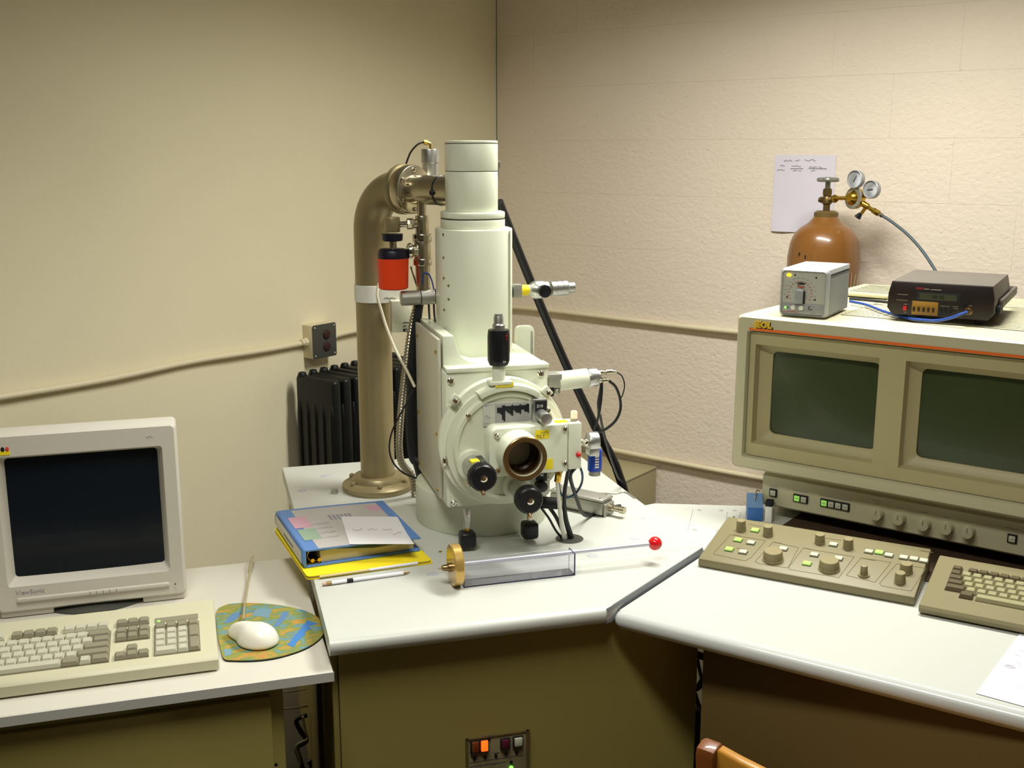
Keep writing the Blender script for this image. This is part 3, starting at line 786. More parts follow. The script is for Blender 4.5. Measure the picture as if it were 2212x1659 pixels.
# the two stage knobs on the door
for (bx, by, kx, ky, rb, rk, v1, nm) in ((1003, 992, 1045, 1034, 0.022, 0.0275, 0.238, 0), (1098, 1052, 1146, 1083, 0.020, 0.0275, 0.236, 1)):
    k = FS.v(kx, ky, v1); 
    kb_ = t.add('stage_knob', t.mb().lathe([(0.0, 0)] + [(rk * (1 if i % 2 else 0.97), 0.0 + 0.022 * (i / 12)) for i in range(1, 12)] + [(rk, 0.023), (rk - 0.003, 0.027), (0, 0.027)], (k[0], v1 + 0.027, k[2]), (0, -1, 0), 48), 'black', dr)
    q = t.mb()
    for i in range(36):
        a = 2 * PI * i / 36; q.box(k[0] + rk * math.cos(a) - 0.0012, k[0] + rk * math.cos(a) + 0.0012, v1 + 0.004, v1 + 0.026, k[2] + rk * math.sin(a) - 0.0012, k[2] + rk * math.sin(a) + 0.0012)
    t.add('knurling', q, 'black', dr, kind='stuff')
    t.add('knob_screw', screw(t.mb(), (k[0], v1, k[2]), (0, -1, 0), 0.0075, 0.003), 'chrome', dr)
    t.add('knob_pin', t.mb().cyl((k[0] - 0.002, v1 + 0.008, k[2] - rk + 0.004), (k[0] - 0.002, v1 - 0.004, k[2] - rk - 0.004), 0.0038, n=12), 'bronze', dr)
    t.add('knob_sleeve', t.mb().cyl((k[0], vd + 0.004, k[2]), (k[0], v1 + 0.042, k[2]), rb, n=36, bev=0.001).cyl((k[0], v1 + 0.044, k[2]), (k[0], v1 + 0.024, k[2]), rb + 0.002, n=36, bev=0.001), 'alu', dr)
    t.add('knob_mount', t.mb().cyl((k[0], vd + 0.006, k[2]), (k[0], vd - 0.012, k[2]), rb + 0.010, n=40, bev=0.002), 'semp2', dr)
    if not nm:
        t.add('knob_scale', t.mb().box(k[0] + 0.006, k[0] + 0.018, v1 + 0.046, vd - 0.02, k[2] + 0.013, k[2] + 0.023, 0.002), 'grey', dr)
        t.add('yellow_label', t.mb().box(k[0] - 0.014, k[0] + 0.004, v1 + 0.045, v1 + 0.066, k[2] + 0.019, k[2] + 0.0235, 0.0005), 'yellow', dr)
# lower right counter, small knob, cable gland
a = FS.v(1164, 1016, 0.34); t.add('lower_counter', t.mb().box(a[0] - 0.004, a[0] + 0.017, 0.335, 0.36, a[2] - 0.024, a[2] + 0.008, 0.0015), 'blackm', dr)
t.text('counter_digits', '40', 0.008, (a[0] + 0.001, 0.3345, a[2] - 0.012), FRONT, 'white', dr)
a = FS.v(1170, 1050, 0.335); t.add('lower_knob', t.mb().cyl((a[0], 0.36, a[2]), (a[0], 0.325, a[2]), 0.0115, n=24, bev=0.002), 'black', dr)
t.add('bracket_arm', t.mb().prism(rrect(a[0] - 0.014, a[0] + 0.024, a[2] - 0.028, a[2] + 0.05, 0.01, 4), 0.352, 0.376, 'xz', 0.002), 'semp2', dr)
a = FS.v(1192, 1082, 0.37); t.add('cable_gland', t.mb().cyl((a[0] - 0.03, 0.37, a[2]), (a[0] + 0.012, 0.36, a[2] - 0.004), 0.013, n=20, bev=0.003), 'blackm', dr)
t.add('gland_nut', t.mb().cyl((a[0] + 0.012, 0.36, a[2] - 0.004), (a[0] + 0.019, 0.358, a[2] - 0.0045), 0.008, n=6), 'alu', dr)
# hanging hand knobs under the chamber
p = FS.v(1009, 1108, 0.372)
h = t.add('hand_knob_post', t.mb().cyl((p[0], 0.372, 0.80), (p[0], 0.372, 0.843), 0.0083, n=24, bev=0.001), 'alu')
t.add('hand_knob_neck', t.mb().cyl((p[0], 0.372, 0.790), (p[0], 0.372, 0.802), 0.005, n=16), 'brass', h)
t.add('hand_knob', t.mb().box(p[0] - 0.0175, p[0] + 0.0175, 0.3545, 0.3895, 0.7555, 0.792, 0.008, 3), 'black', h)
t.add('post_screw', screw(t.mb(), (p[0] + 0.001, 0.3638, 0.828), (0, -1, 0), 0.0035, 0.002), 'chrome', h)
p = FS.v(1144, 1135, 0.385)
h = t.add('hand_knob_post', t.mb().cyl((p[0], 0.385, 0.800), (p[0], 0.385, 0.845), 0.0065, n=20), 'nickel')
t.add('hand_knob', t.mb().box(p[0] - 0.0175, p[0] + 0.0175, 0.3675, 0.4025, 0.758, 0.796, 0.008, 3), 'black', h)
# top barrel knob on the door
vk = 0.352
a = FS.v(1077, 712, vk); b = FS.v(1077, 788, vk); c = FS.v(1078, 828, vk)
jk = t.add('barrel_knob', t.mb().lathe([(0.019, 0), (0.0225, 0.008), (0.0232, 0.012), (0.0232, 0.060), (0.0225, 0.066), (0.0215, a[2] - b[2]), (0, a[2] - b[2])], (a[0], vk, b[2]), (0, 0, 1), 36), 'black')
t.add('barrel_marks', t.mb().box(a[0] + 0.010, a[0] + 0.0125, vk - 0.0222, vk - 0.02, a[2] - 0.012, a[2] - 0.009).box(a[0] + 0.010, a[0] + 0.0125, vk - 0.0222, vk - 0.02, a[2] - 0.018, a[2] - 0.0155), 'red', jk)
t.text('barrel_scale', '24', 0.006, (a[0] + 0.003, vk - 0.0236, b[2] + 0.008), FRONT, 'white', jk)
t.add('micrometer_tip', t.mb().lathe([(0.013, 0), (0.013, 0.012), (0.011, 0.014), (0.0102, 0.016), (0.0102, 0.028), (0.009, 0.030), (0.0085, 0.035), (0, 0.036)], (a[0], vk, a[2] - 0.002), (0, 0, 1), 28), 'alu', jk)
t.add('knob_stem', t.mb().cyl((a[0], vk, b[2] - 0.034), (a[0], vk, b[2] + 0.004), 0.0135, n=28), 'semp', jk)
t.add('knob_flange', t.mb().prism(rrect(a[0] - 0.022, a[0] + 0.026, vk - 0.016, vk + 0.018, 0.004), b[2] - 0.040, b[2] - 0.033, 'xy', 0.001), 'semp', jk)
# column: rounded-square housings stacked on the chamber
u, v = 0.4055, 0.59
cu = u
def rsq(b, uc, h, r, z0, z1, bev):
    pts = []
    for k in range(72):
        a = 2 * PI * (k + 0.5) / 72; c_, s_ = math.cos(a), math.sin(a)
        pts.append((uc + h * math.copysign(abs(c_) ** (2 / 2.5), c_), v + h * math.copysign(abs(s_) ** (2 / 2.5), s_)))
    return b.prism(pts, z0, z1, 'xy', bev)
body = t.add('column_body', rsq(t.mb(), u, 0.0838, 0.052, 1.14, 1.421, 0.003), 'semp', ang=50)
t.add('column_foot', rsq(t.mb(), u, 0.0845, 0.053, 1.1255, 1.1385, 0.001), 'semp', body, ang=50)
t.add('cover_seam', t.mb().box(u + 0.0665, u + 0.0676, v - 0.0655, v - 0.060, 1.15, 1.417), 'semp2', body)
q = t.mb()
for z in (1.41, 1.36, 1.315, 1.30, 1.27, 1.245, 1.2, 1.16):
    k_ = 0.0 if z not in (1.30, 1.27) else 0.010; a = R(205 + (12 if k_ else 0))
    e_ = lambda x: math.copysign(abs(x) ** 0.8, x); screw(q, (u + 0.0835 * e_(math.cos(a)), v + 0.0835 * e_(math.sin(a)), z), (math.cos(a), math.sin(a), 0), 0.0028, 0.002)
t.add('body_screws', q, 'bronze', body)
u2 = u - 0.002
rg = t.add('column_ring', rsq(t.mb(), u2, 0.0700, 0.044, 1.421, 1.4405, 0.0015), 'semp', ang=50)
t.add('ring_lid', rsq(t.mb(), u2, 0.0700, 0.044, 1.4425, 1.457, 0.003), 'semp', rg, ang=50)
t.add('ring_seam', rsq(t.mb(), u2, 0.0690, 0.043, 1.4400, 1.443, 0.0), 'seam', rg, ang=50)
u3 = u - 0.004
gn = t.add('gun_housing', rsq(t.mb(), u3, 0.0568, 0.036, 1.457, 1.5435, 0.001), 'semp', ang=50)
t.add('gun_cover', rsq(t.mb(), u3, 0.0570, 0.036, 1.5448, 1.6025, 0.001), 'semp', gn, ang=50)
t.add('gun_lid', rsq(t.mb(), u3, 0.0570, 0.036, 1.6035, 1.6095, 0.002), 'semp', gn, ang=50)
t.add('gun_seam', rsq(t.mb(), u3, 0.0562, 0.035, 1.543, 1.604, 0.0), 'seam', gn, ang=50)
t.add('gun_latch', t.mb().box(u3 + 0.055, u3 + 0.064, v - 0.012, v + 0.012, 1.55, 1.566, 0.002).box(u3 + 0.055, u3 + 0.062, v - 0.008, v + 0.008, 1.528, 1.552, 0.003), 'alu', gn)
# aperture drive on the right of the column
vx = 0.57; zz = FS.v(1180, 625, vx)[2]
def U(x, y=625): return FS.v(x, y, vx)[0]
ap = t.add('aperture_drive', t.mb().box(U(1107), U(1125), vx - 0.012, vx + 0.012, zz - 0.016, zz + 0.014, 0.001), 'alum')
t.add('drive_shaft', t.mb().cyl((U(1122), vx, zz), (U(1146), vx, zz), 0.0115, n=24), 'semp', ap)
t.add('yellow_label', t.mb().ring((U(1124), vx, zz), (U(1141), vx, zz), 0.0122, 0.0112, 24), 'yellow', ap)
t.add('drive_body', t.mb().lathe([(0.0, 0), (0.013, 0.0), (0.019, 0.008), (0.0205, 0.012), (0.0205, 0.030), (0.019, 0.034), (0.019, 0.042), (0.015, 0.046), (0, 0.046)], (U(1144), vx, zz), (1, 0, 0.0), 32), 'alu', ap)
t.add('micrometer', t.mb().lathe([(0.017, 0), (0.017, 0.012), (0.0162, 0.013), (0.017, 0.014), (0.017, 0.026), (0.0162, 0.027), (0.017, 0.028), (0.017, 0.038), (0.0155, 0.04), (0.012, 0.041), (0.012, 0.055), (0.011, 0.056), (0, 0.056)], (U(1190), vx, zz + 0.001), (1, 0, 0.03), 32), 'alu', ap)
t.add('side_knob', t.mb().cyl((U(1170), vx - 0.012, zz - 0.001), (U(1170), vx - 0.030, zz - 0.001), 0.0145, n=28, bev=0.002), 'black', ap)
# detector on the right of the chamber
vx = 0.47; zz = FS.v(1250, 820, vx)[2]
def U(x, y=820): return FS.v(x, y, vx)[0]
de = t.add('detector_bracket', t.mb().box(U(1180), U(1208), vx - 0.02, vx + 0.02, zz - 0.010, zz + 0.019, 0.001).box(u1 - 0.004, U(1184), vx - 0.018, vx + 0.018, zz - 0.012, zz + 0.014, 0.001), 'alum')
t.add('detector_clamp', t.mb().box(U(1181), U(1191), vx - 0.0205, vx - 0.012, zz - 0.03, zz - 0.010, 0.001), 'blackm', de)
t.add('clamp_knob', t.mb().cyl((U(1194), vx - 0.008, zz - 0.021), (U(1203), vx - 0.016, zz - 0.019), 0.007, n=18, bev=0.001), 'alum', de)
t.add('detector_barrel', t.mb().cyl((U(1205), vx, zz - 0.001), (U(1268), vx, zz + 0.003), 0.0215, n=36, bev=0.001), 'semp', de)
t.add('barrel_cap', t.mb().cyl((U(1268), vx, zz + 0.003), (U(1289), vx, zz + 0.004), 0.0212, n=36, bev=0.002).cyl((U(1288), vx, zz + 0.004), (U(1293), vx, zz + 0.004), 0.016, n=24), 'alu', de)
def bnc(p0, L, r=0.006): return t.mb().lathe([(r, 0), (r, L * 0.25), (r * 0.7, L * 0.28), (r * 0.7, L * 0.42), (r * 1.1, L * 0.45), (r * 1.1, L * 0.8), (r * 0.6, L * 0.84), (r * 0.5, L), (0, L)], p0, (1, 0, 0.02), 16)
t.add('coaxial_connector', bnc((U(1291), vx, zz + 0.013), 0.042), 'nickel', de)
t.add('coaxial_connector', bnc((U(1291), vx, zz - 0.006), 0.026), 'nickel', de)

# ================================================================== VACUUM LINE behind the column
PU, PV = FS.z(812, 1054, ZS)[0] + 0.0, 0.86
PU = FS.v(813, 900, 0.86)[0]
t = Thing('vacuum_pipe', 'thick bronze painted vacuum pipe bending over from the desk to the column', 'pipe', FS, PU, PV, ZS)
t.add('base_flange', t.mb().lathe([(0.088, 0), (0.0905, 0.006), (0.090, 0.014), (0.078, 0.022), (0.074, 0.023), (0.066, 0.023), (0.064, 0.030), (0.060, 0.036), (0.048, 0.037), (0, 0.037)], (PU, PV, ZS), (0, 0, 1), 64), 'pipe')
for k in range(6): a = R(25 + 60 * k); t.add('flange_bolt', screw(t.mb(), (PU + 0.074 * math.cos(a), PV + 0.074 * math.sin(a), ZS + 0.022), (0, 0, 1), 0.007, 0.008), 'pipe')
zt = 1.500; rb = 0.10
dg = Vector((cu - 0.004 - PU, 0.59 - PV)); dl = dg.length; dg.normalize()
pts = [(PU, PV, ZS + 0.03), (PU, PV, 1.0), (PU, PV, zt - rb - 0.03)]
for k in range(13):
    a = PI / 2 * k / 12; h = rb * (1 - math.cos(a)); pts.append((PU + dg.x * h, PV + dg.y * h, zt - rb + rb * math.sin(a)))
pts.append((PU + dg.x * (rb + 0.02), PV + dg.y * (rb + 0.02), zt))
t.add('pipe_body', t.mb().tube(pts, 0.0428, 40, 1), 'pipe', ang=60)
def al(d, off=0, z=zt): return (PU + dg.x * d - dg.y * off, PV + dg.y * d + dg.x * off, z)
fl = t.add('elbow_flange', t.mb().cyl(al(rb + 0.005), al(rb + 0.020), 0.058, n=48, bev=0.002), 'pipe')
fl2 = t.add('gate_valve', t.mb().cyl(al(rb + 0.021), al(rb + 0.050), 0.056, n=48, bev=0.003), 'nickel')
for k in range(6):
    a = R(30 + 60 * k); e = al(rb + 0.050, 0.046 * math.cos(a), zt + 0.046 * math.sin(a)); t.add('flange_bolt', screw(t.mb(), e, (dg.x, dg.y, 0), 0.005, 0.006), 'chrome', fl2)
t.add('gun_tube', t.mb().cyl(al(rb + 0.048), al(dl - 0.050), 0.0335, n=40), 'nickel')
t.add('tube_collar', t.mb().ring(al(dl - 0.092), al(dl - 0.086), 0.0345, 0.030, 40), 'black')
t.add('collar_screw', t.mb().ball(al(dl - 0.088, -0.034, zt - 0.004), 0.007, 14, 10), 'black')
# gauge head standing on the tube
gv_ = 0.80
gp = FS.v(929, 322, gv_); gc = (gp[0], gv_)
t2 = Thing('gauge_head', 'silver cylindrical gauge head standing on the tube beside the gun', 'gauge', FS, gp[0], gc[1], gp[2] - 0.10)
t2.add('body', t2.mb().lathe([(0.0195, 0), (0.0195, 0.067), (0.0215, 0.069), (0.0215, 0.097), (0.0205, 0.100), (0, 0.100)], (gp[0], gc[1], gp[2] - 0.10), (0, 0, 1), 32), 'alu')
zg = gp[2]
t2.add('elbow_fitting', t2.mb().cyl((gp[0] + 0.001, gc[1], zg), (gp[0] + 0.001, gc[1], zg + 0.012), 0.003, n=10).cyl((gp[0] + 0.001, gc[1], zg + 0.012), (gp[0] - 0.009, gc[1], zg + 0.015), 0.0035, n=10).cyl((gp[0] - 0.006, gc[1], zg + 0.014), (gp[0] - 0.015, gc[1], zg + 0.016), 0.0055, n=6), 'brass')
t2.add('signal_lead', t2.mb().tube([(gp[0] - 0.015, gc[1], zg + 0.016), (gp[0] - 0.03, gc[1], zg + 0.010), (gp[0] - 0.045, gc[1] + 0.01, zg - 0.008), (gp[0] - 0.053, gc[1] + 0.03, zg - 0.035)], 0.0022, 8), 'rubber')

# valve stack hanging below the tube
VV = 0.70
def P(x, y, v=VV): return FS.v(x, y, v)
k1 = lambda px: px * 0.00104
c = P(913, 560); xu = c[0]
Z = lambda y: P(913, y)[2]
t = Thing('valve_stack', 'polished nickel valve stack hanging under the tube, with silver clamp rings', 'valve', FS, xu, VV, Z(640))
t.add('upper_neck', t.mb().cyl((xu, VV, Z(468)), (xu, VV, zt - 0.015), 0.0105, n=28), 'nickel')
t.add('tee_body', t.mb().cyl((xu, VV, Z(506)), (xu, VV, Z(466)), 0.0155, n=32, bev=0.001), 'nickel')
t.add('clamp_ring', t.mb().cyl((xu, VV, Z(522)), (xu, VV, Z(505)), 0.0225, n=36, bev=0.002), 'chrome')
t.add('middle_body', t.mb().cyl((xu, VV, Z(560)), (xu, VV, Z(521)), 0.0195, n=36, bev=0.001), 'nickel')
t.add('clamp_ring', t.mb().cyl((xu, VV, Z(573)), (xu, VV, Z(558)), 0.0218, n=36, bev=0.002), 'chrome')
t.add('lower_body', t.mb().cyl((xu, VV, Z(627)), (xu, VV, Z(572)), 0.0165, 0.0175, n=32), 'nickel')
t.add('side_port', t.mb().lathe([(0.0, 0), (0.010, 0.0), (0.018, 0.004), (0.019, 0.010), (0.013, 0.016), (0.012, 0.028), (0, 0.028)], (xu - 0.038, VV - 0.004, Z(541)), (1, 0, 0), 28), 'chrome')
# cross branch and bellows
bu = P(847, 485)[0]
t.add('branch_tube', t.mb().cyl((xu, VV, Z(483)), (bu + 0.01, VV, Z(484)), 0.0068, n=20), 'chrome')
t.add('branch_nut', t.mb().cyl((P(879, 483)[0], VV, Z(483)), (P(893, 483)[0], VV, Z(483)), 0.0125, n=8, bev=0.001).cyl((P(893, 483)[0], VV, Z(483)), (xu - 0.010, VV, Z(483)), 0.010, n=24), 'nickel')
t.add('branch_elbow', t.mb().cyl((bu, VV, Z(500)), (bu, VV, Z(468)), 0.0185, n=30, bev=0.002), 'pipe')
# rotary valve drum below the stack, lying along u
zd = Z(642)
dr_ = t.add('valve_drum', t.mb().lathe([(0.015, 0), (0.0172, 0.002), (0.0172, 0.040), (0.0165, 0.0405), (0.0165, 0.042), (0.0172, 0.0425), (0.0172, 0.078), (0, 0.078)], (P(864, 642)[0], VV - 0.01, zd), (1, 0, 0.02), 32), 'alum')
t.add('drum_end', t.mb().cyl((P(939, 642)[0], VV - 0.01, zd + 0.002), (P(950, 642)[0], VV - 0.01, zd + 0.002), 0.0185, n=28, bev=0.002), 'blackm', dr_)
t.add('tie_band', t.mb().ring((P(905, 642)[0], VV - 0.01, zd + 0.001), (P(907, 642)[0], VV - 0.01, zd + 0.001), 0.0177, 0.0165, 28), 'blackm', dr_)
t.add('blue_lead', t.mb().tube([(P(909, 612)[0], VV - 0.016, Z(612)), (P(911, 592)[0], VV - 0.02, Z(592)), (P(919, 588)[0], VV - 0.02, Z(588)), (P(928, 600)[0], VV - 0.018, Z(600)), (P(934, 625)[0], VV - 0.02, Z(625))], 0.0017, 6), 'bluec')
t.add('bead_chain', t.mb().tube([(P(884, 573)[0], VV - 0.02, Z(573)), (P(890, 592)[0], VV - 0.02, Z(592)), (P(897, 615)[0], VV - 0.02, Z(615))], 0.0024, 6, 6, 0.0045), 'chrome')
# red pirani can under the bellows
t = Thing('red_gauge_can', 'bright red gauge can with black cap hanging below the pipe bend', 'gauge', FS, bu, VV, Z(622))
t.add('can', t.mb().lathe([(0.030, 0), (0.034, 0.003), (0.0362, 0.071), (0, 0.071)], (bu, VV, Z(622)), (0, 0, 1), 44), 'redcan')
t.add('cap', t.mb().lathe([(0.0352, 0), (0.0352, 0.012), (0.0325, 0.019), (0.028, 0.022), (0, 0.022)], (bu, VV, Z(622) + 0.0705), (0, 0, 1), 44), 'navy')
t.add('neck', t.mb().cyl((bu, VV, Z(536)), (bu, VV, Z(516)), 0.0098, n=24), 'nickel')
t.add('black_collar', t.mb().lathe([(0.021, 0), (0.0235, 0.002), (0.0245, 0.016), (0, 0.0165)], (bu, VV, Z(519)), (0, 0, 1), 36), 'navy')
# clamp strap with controller box
t = Thing('strap_box', 'cream controller box strapped to the vacuum pipe below the red can', 'controller', FS, PU + 0.06, PV - 0.06, P(845, 718, 0.78)[2])
za, zb_ = FS.v(800, 618, 0.82)[2], FS.v(800, 655, 0.82)[2]
t.add('strap', t.mb().ring((PU, PV, zb_), (PU, PV, za), 0.0455, 0.0430, 40).box(PU + 0.005, P(880, 640, 0.80)[0], PV - 0.047, PV - 0.0445, zb_, za - 0.002), 'white')
u0_, u1_ = P(846, 690, 0.79)[0], P(889, 690, 0.79)[0]
z0_, z1_ = P(860, 718, 0.79)[2], P(860, 650, 0.79)[2]
bx = t.add('box', t.mb().box(u0_, u1_, 0.788, 0.813, z0_, z1_, 0.002), 'semp2')
q = t.mb(); scribble(q, P(829, 646, 0.812)[0], P(855, 646, 0.812)[0], 0, P(829, 645, 0.812)[2], 0.005, 0.0007, 'xz', PV - 0.0474); t.add('strap_print', q, 'ink')
t.add('box_label', t.mb().box(P(856, 0, 0.788)[0], P(878, 0, 0.788)[0], 0.7872, 0.789, P(860, 717, 0.788)[2], P(860, 711, 0.788)[2]), 'blackm', bx)
q = t.mb(); scribble(q, P(860, 0, 0.787)[0], P(874, 0, 0.787)[0], 0, P(861, 714, 0.787)[2], 0.003, 0.0004, 'xz', 0.7869); t.add('label_print', q, 'white', bx)
q = t.mb(); a = P(871, 698, 0.788); q.box(a[0], a[0] + 0.013, 0.787, 0.789, a[2], a[2] + 0.002).box(a[0], a[0] + 0.008, 0.787, 0.789, a[2] - 0.008, a[2] - 0.006); t.add('box_print', q, 'ink', bx)

# hoses and leads round the pipe
def path(pxs, fr=FS): return [fr.v(x, y, v) for x, y, v in pxs]
A = path([(903, 655, .70), (893, 690, .705), (884, 740, .71), (876, 800, .72), (869, 860, .73), (864, 920, .735), (862, 965, .74), (866, 995, .745), (876, 1012, .75), (888, 1025, .755), (894, 1042, .758), (895, 1058, .762)])
A.append((A[-1][0] + 0.002, A[-1][1], ZS))
solo('corrugated_hose', 'ribbed silver metal hose beside the bronze pipe, bending onto the desk', 'hose', FS, A[-1][0], A[-1][1], ZS, lambda b: b.tube(A, 0.0098, 14, 6, 0.0078), 'hosem')
B = path([(818, 612, .80), (815, 640, .79), (822, 665, .785), (836, 710, .77), (855, 757, .745), (877, 797, .70), (896, 836, .68)])
solo('white_lead', 'thin cream lead slanting from the red can across the bronze pipe', 'cable', FS, B[0][0], B[0][1], B[-1][2], lambda b: b.tube(B, 0.0035, 8), 'cordw')
B2 = path([(905, 655, .70), (899, 700, .70), (892, 760, .705), (888, 840, .71), (886, 920, .71), (892, 985, .70), (903, 1005, .69)]); B2.append((B2[-1][0] + 0.02, 0.71, ZS + 0.02))
solo('cable_bundle', 'thick black cable bundle hanging behind the ribbed metal hose', 'cable', FS, B2[0][0], B2[0][1], ZS, lambda b: b.tube(B2, 0.0115, 10), 'rubber')
B3 = path([(893, 842, .64), (880, 868, .645), (862, 900, .645), (846, 935, .645), (841, 970, .645), (850, 1000, .64), (872, 1022, .63), (900, 1033, .61)])
solo('black_lead', 'thin black lead looping round the ribbed hose near the desk', 'cable', FS, B3[0][0], B3[0][1], B3[-1][2], lambda b: b.tube(B3, 0.0021, 6), 'rubber')
for k, (x0, x1, lb) in enumerate(((926, 929, 'left of two thin black leads dropping from the valve drum'), (937, 941, 'right of two thin black leads dropping from the valve drum'))):
    B4 = path([(x0, 650, .69), (x0 + 1, 675, .69), (x1, 708, .68)])
    solo('drop_lead', lb, 'cable', FS, B4[0][0], B4[0][1], B4[-1][2], lambda b: b.tube(B4, 0.0024, 6), 'rubber')

# long slanting black hose from the gun to the floor box
E0 = FS.v(1078, 436, 0.69); w0 = FS.w(*E0)
def wr_(x, y, Y): r = ray(x, y); p = r * (Y / r.y); return Vector((p.x, p.y, p.z + H))
mbp = MB(-w0)
e1 = wr_(1215, 770, 2.95); e2 = wr_(1372, 1105, 3.1)
mbp.tube([w0, wr_(1146, 607, 2.72), e1, wr_(1285, 920, 3.03), wr_(1345, 1050, 3.08), e2 + Vector((0.06, 0.02, -0.35))], lambda t_: 0.0105 + 0.0035 * t_, 12, 4)
o = bpy.data.objects.new('black_hose', mbp.mesh('black_hose', 'rubber')); COL.objects.link(o); o.location = w0
o['label'] = 'long straight black hose slanting from behind the column down past the desk'; o['category'] = 'hose'

# cables at the detector and the stage box
C0 = lambda pxs: path(pxs)
solo('coax_lead', 'thin coaxial lead curling from the top detector connector', 'cable', FS, 0.7, 0.47, 1.0, lambda b: b.tube(C0([(1333, 805, .47), (1343, 812, .475), (1349, 830, .48), (1346, 850, .485), (1340, 862, .49)]), 0.0016, 6), 'rubber')
solo('loop_cable', 'black cable looping from the lower detector connector behind the motor', 'cable', FS, 0.7, 0.5, 0.95, lambda b: b.tube(C0([(1316, 823, .47), (1330, 836, .475), (1339, 860, .48), (1340, 885, .485), (1330, 908, .49), (1310, 926, .5), (1290, 934, .52)]), 0.0032, 8), 'rubber')
solo('drop_cable', 'black cable hanging from the detector with a thicker moulded boot', 'cable', FS, 0.65, 0.5, 0.95, lambda b: b.tube(C0([(1297, 815, .47), (1299, 835, .472), (1295, 870, .475), (1294, 890, .48), (1290, 910, .49), (1283, 930, .5)]), lambda s_: 0.0028 + 0.0036 * max(0, 1 - abs(s_ - 0.38) / 0.3), 8), 'rubber')
T5 = C0([(1296, 895, .50), (1303, 930, .54), (1318, 985, .60), (1335, 1030, .66), (1351, 1062, .72)])
solo('slant_cable', 'thin black cable slanting down beside the long black hose', 'cable', FS, T5[0][0], T5[0][1], T5[-1][2], lambda b: b.tube(T5 + [(T5[-1][0] + 0.035, T5[-1][1] + 0.03, T5[-1][2] - 0.2)], 0.003, 6), 'rubber')
gA = (gx[0], gx[1], ZS)
S1 = C0([(1230, 1008, .33), (1224, 1035, .345), (1219, 1075, .355), (1222, 1120, .365)]) + [(gA[0] + 0.004, gA[1], ZS + 0.003)]
solo('stage_cable', 'thick black cable running from the stage box straight into the desk grommet', 'cable', FS, gA[0], gA[1], ZS, lambda b: b.tube(S1, lambda s_: 0.0045 + 0.005 * max(0, (s_ - 0.55)), 8), 'rubber')
S2 = C0([(1207, 1020, .325), (1204, 1040, .33), (1208, 1090, .345), (1213, 1130, .352)]) + [(gA[0] - 0.013, gA[1] - 0.004, ZS + 0.003)]
t = Thing('drain_tube', 'milky plastic tube with a brass fitting between stage plate and grommet', 'tube', FS, gA[0] - 0.013, gA[1] - 0.004, ZS)
t.add('tube', t.mb().tube(S2, lambda s_: 0.0035 + 0.002 * s_, 10), 'tubew')
t.add('fitting', t.mb().cyl(S2[0], S2[1], 0.0075, n=8, bev=0.001).cyl((S2[0][0], S2[0][1], S2[0][2] + 0.010), S2[0], 0.009, n=12), 'brass')
S3_ = C0([(1244, 1008, .335), (1232, 1030, .35), (1245, 1075, .40), (1258, 1108, .45), (1275, 1124, .50), (1300, 1126, .53), (1325, 1115, .545), (1339, 1103, .55), (1337, 1096, .55)])
S3_ = [(a, b, max(c, ZS + 0.004)) for a, b, c in S3_]
solo('preamp_cable', 'black cable looping over the desk to the silver box connector', 'cable', FS, S3_[4][0], S3_[4][1], ZS, lambda b: b.tube(S3_, 0.0042, 8), 'rubber')
S4 = C0([(1252, 1006, .34), (1258, 1025, .35), (1256, 1045, .37), (1243, 1066, .39), (1222, 1075, .39), (1210, 1062, .385), (1207, 1035, .37)])
solo('blue_loop_cable', 'dark blue lead looping under the stage box end block', 'cable', FS, S4[0][0], S4[0][1], S4[3][2], lambda b: b.tube(S4, 0.0026, 8), mat('dark_blue_lead', (36, 66, 96), 0.4))
S5 = C0([(1186, 1095, .37), (1200, 1115, .372), (1212, 1140, .375)]) + [(gA[0] - 0.008, gA[1] + 0.008, ZS + 0.002)]
solo('knob_cable', 'thicker of two black cables curving from behind the lower knob to the grommet', 'cable', FS, S5[-1][0], S5[-1][1], ZS, lambda b: b.tube(S5, 0.0042, 8), 'rubber')
S6 = C0([(1170, 1098, .36), (1186, 1120, .362), (1200, 1145, .368)]) + [(gA[0] - 0.016, gA[1] + 0.004, ZS + 0.002)]
solo('knob_cable', 'thinner of two black cables curving from below the lower knob to the grommet', 'cable', FS, S6[-1][0], S6[-1][1], ZS, lambda b: b.tube(S6, 0.0026, 8), 'rubber')

# silver preamp box on the desk
a = Vector(FS.z(1224, 1101, ZS)); b = Vector(FS.z(1300, 1118, ZS)); pb_ = math.atan2(b.y - a.y, b.x - a.x); mid = b - (b - a).normalized() * 0.062
t = Thing('preamp_box', 'silver die cast box with a connector lying on the desk behind the cables', 'box', FS, mid.x - 0.024 * math.sin(pb_), mid.y + 0.024 * math.cos(pb_), ZS, rot=pb_, local=True)
print('preamp', math.degrees(pb_), (b - a).length)
q = t.mb(); t.add('body', q.box(-0.085, 0.062, -0.024, 0.026, 0.003, 0.034, 0.004), 'alum')
t.add('lid', t.mb().box(-0.086, 0.063, -0.025, 0.027, 0.0345, 0.042, 0.004), 'alum')
q = t.mb()
for x in (-0.076, 0.053): 
    for y in (-0.015, 0.017): screw(q, (x, y, 0.042), (0, 0, 1), 0.004, 0.002)
t.add('lid_screws', q, 'chrome')
t.add('end_flange', t.mb().box(0.063, 0.068, -0.02, 0.022, 0.001, 0.03, 0.001), 'alum')
t.add('connector', t.mb().lathe([(0.009, 0), (0.009, 0.012), (0.007, 0.014), (0.007, 0.028), (0.0085, 0.03), (0.0085, 0.042), (0, 0.043)], (0.066, 0.002, 0.019), (1, 0, 0), 20), 'nickel')
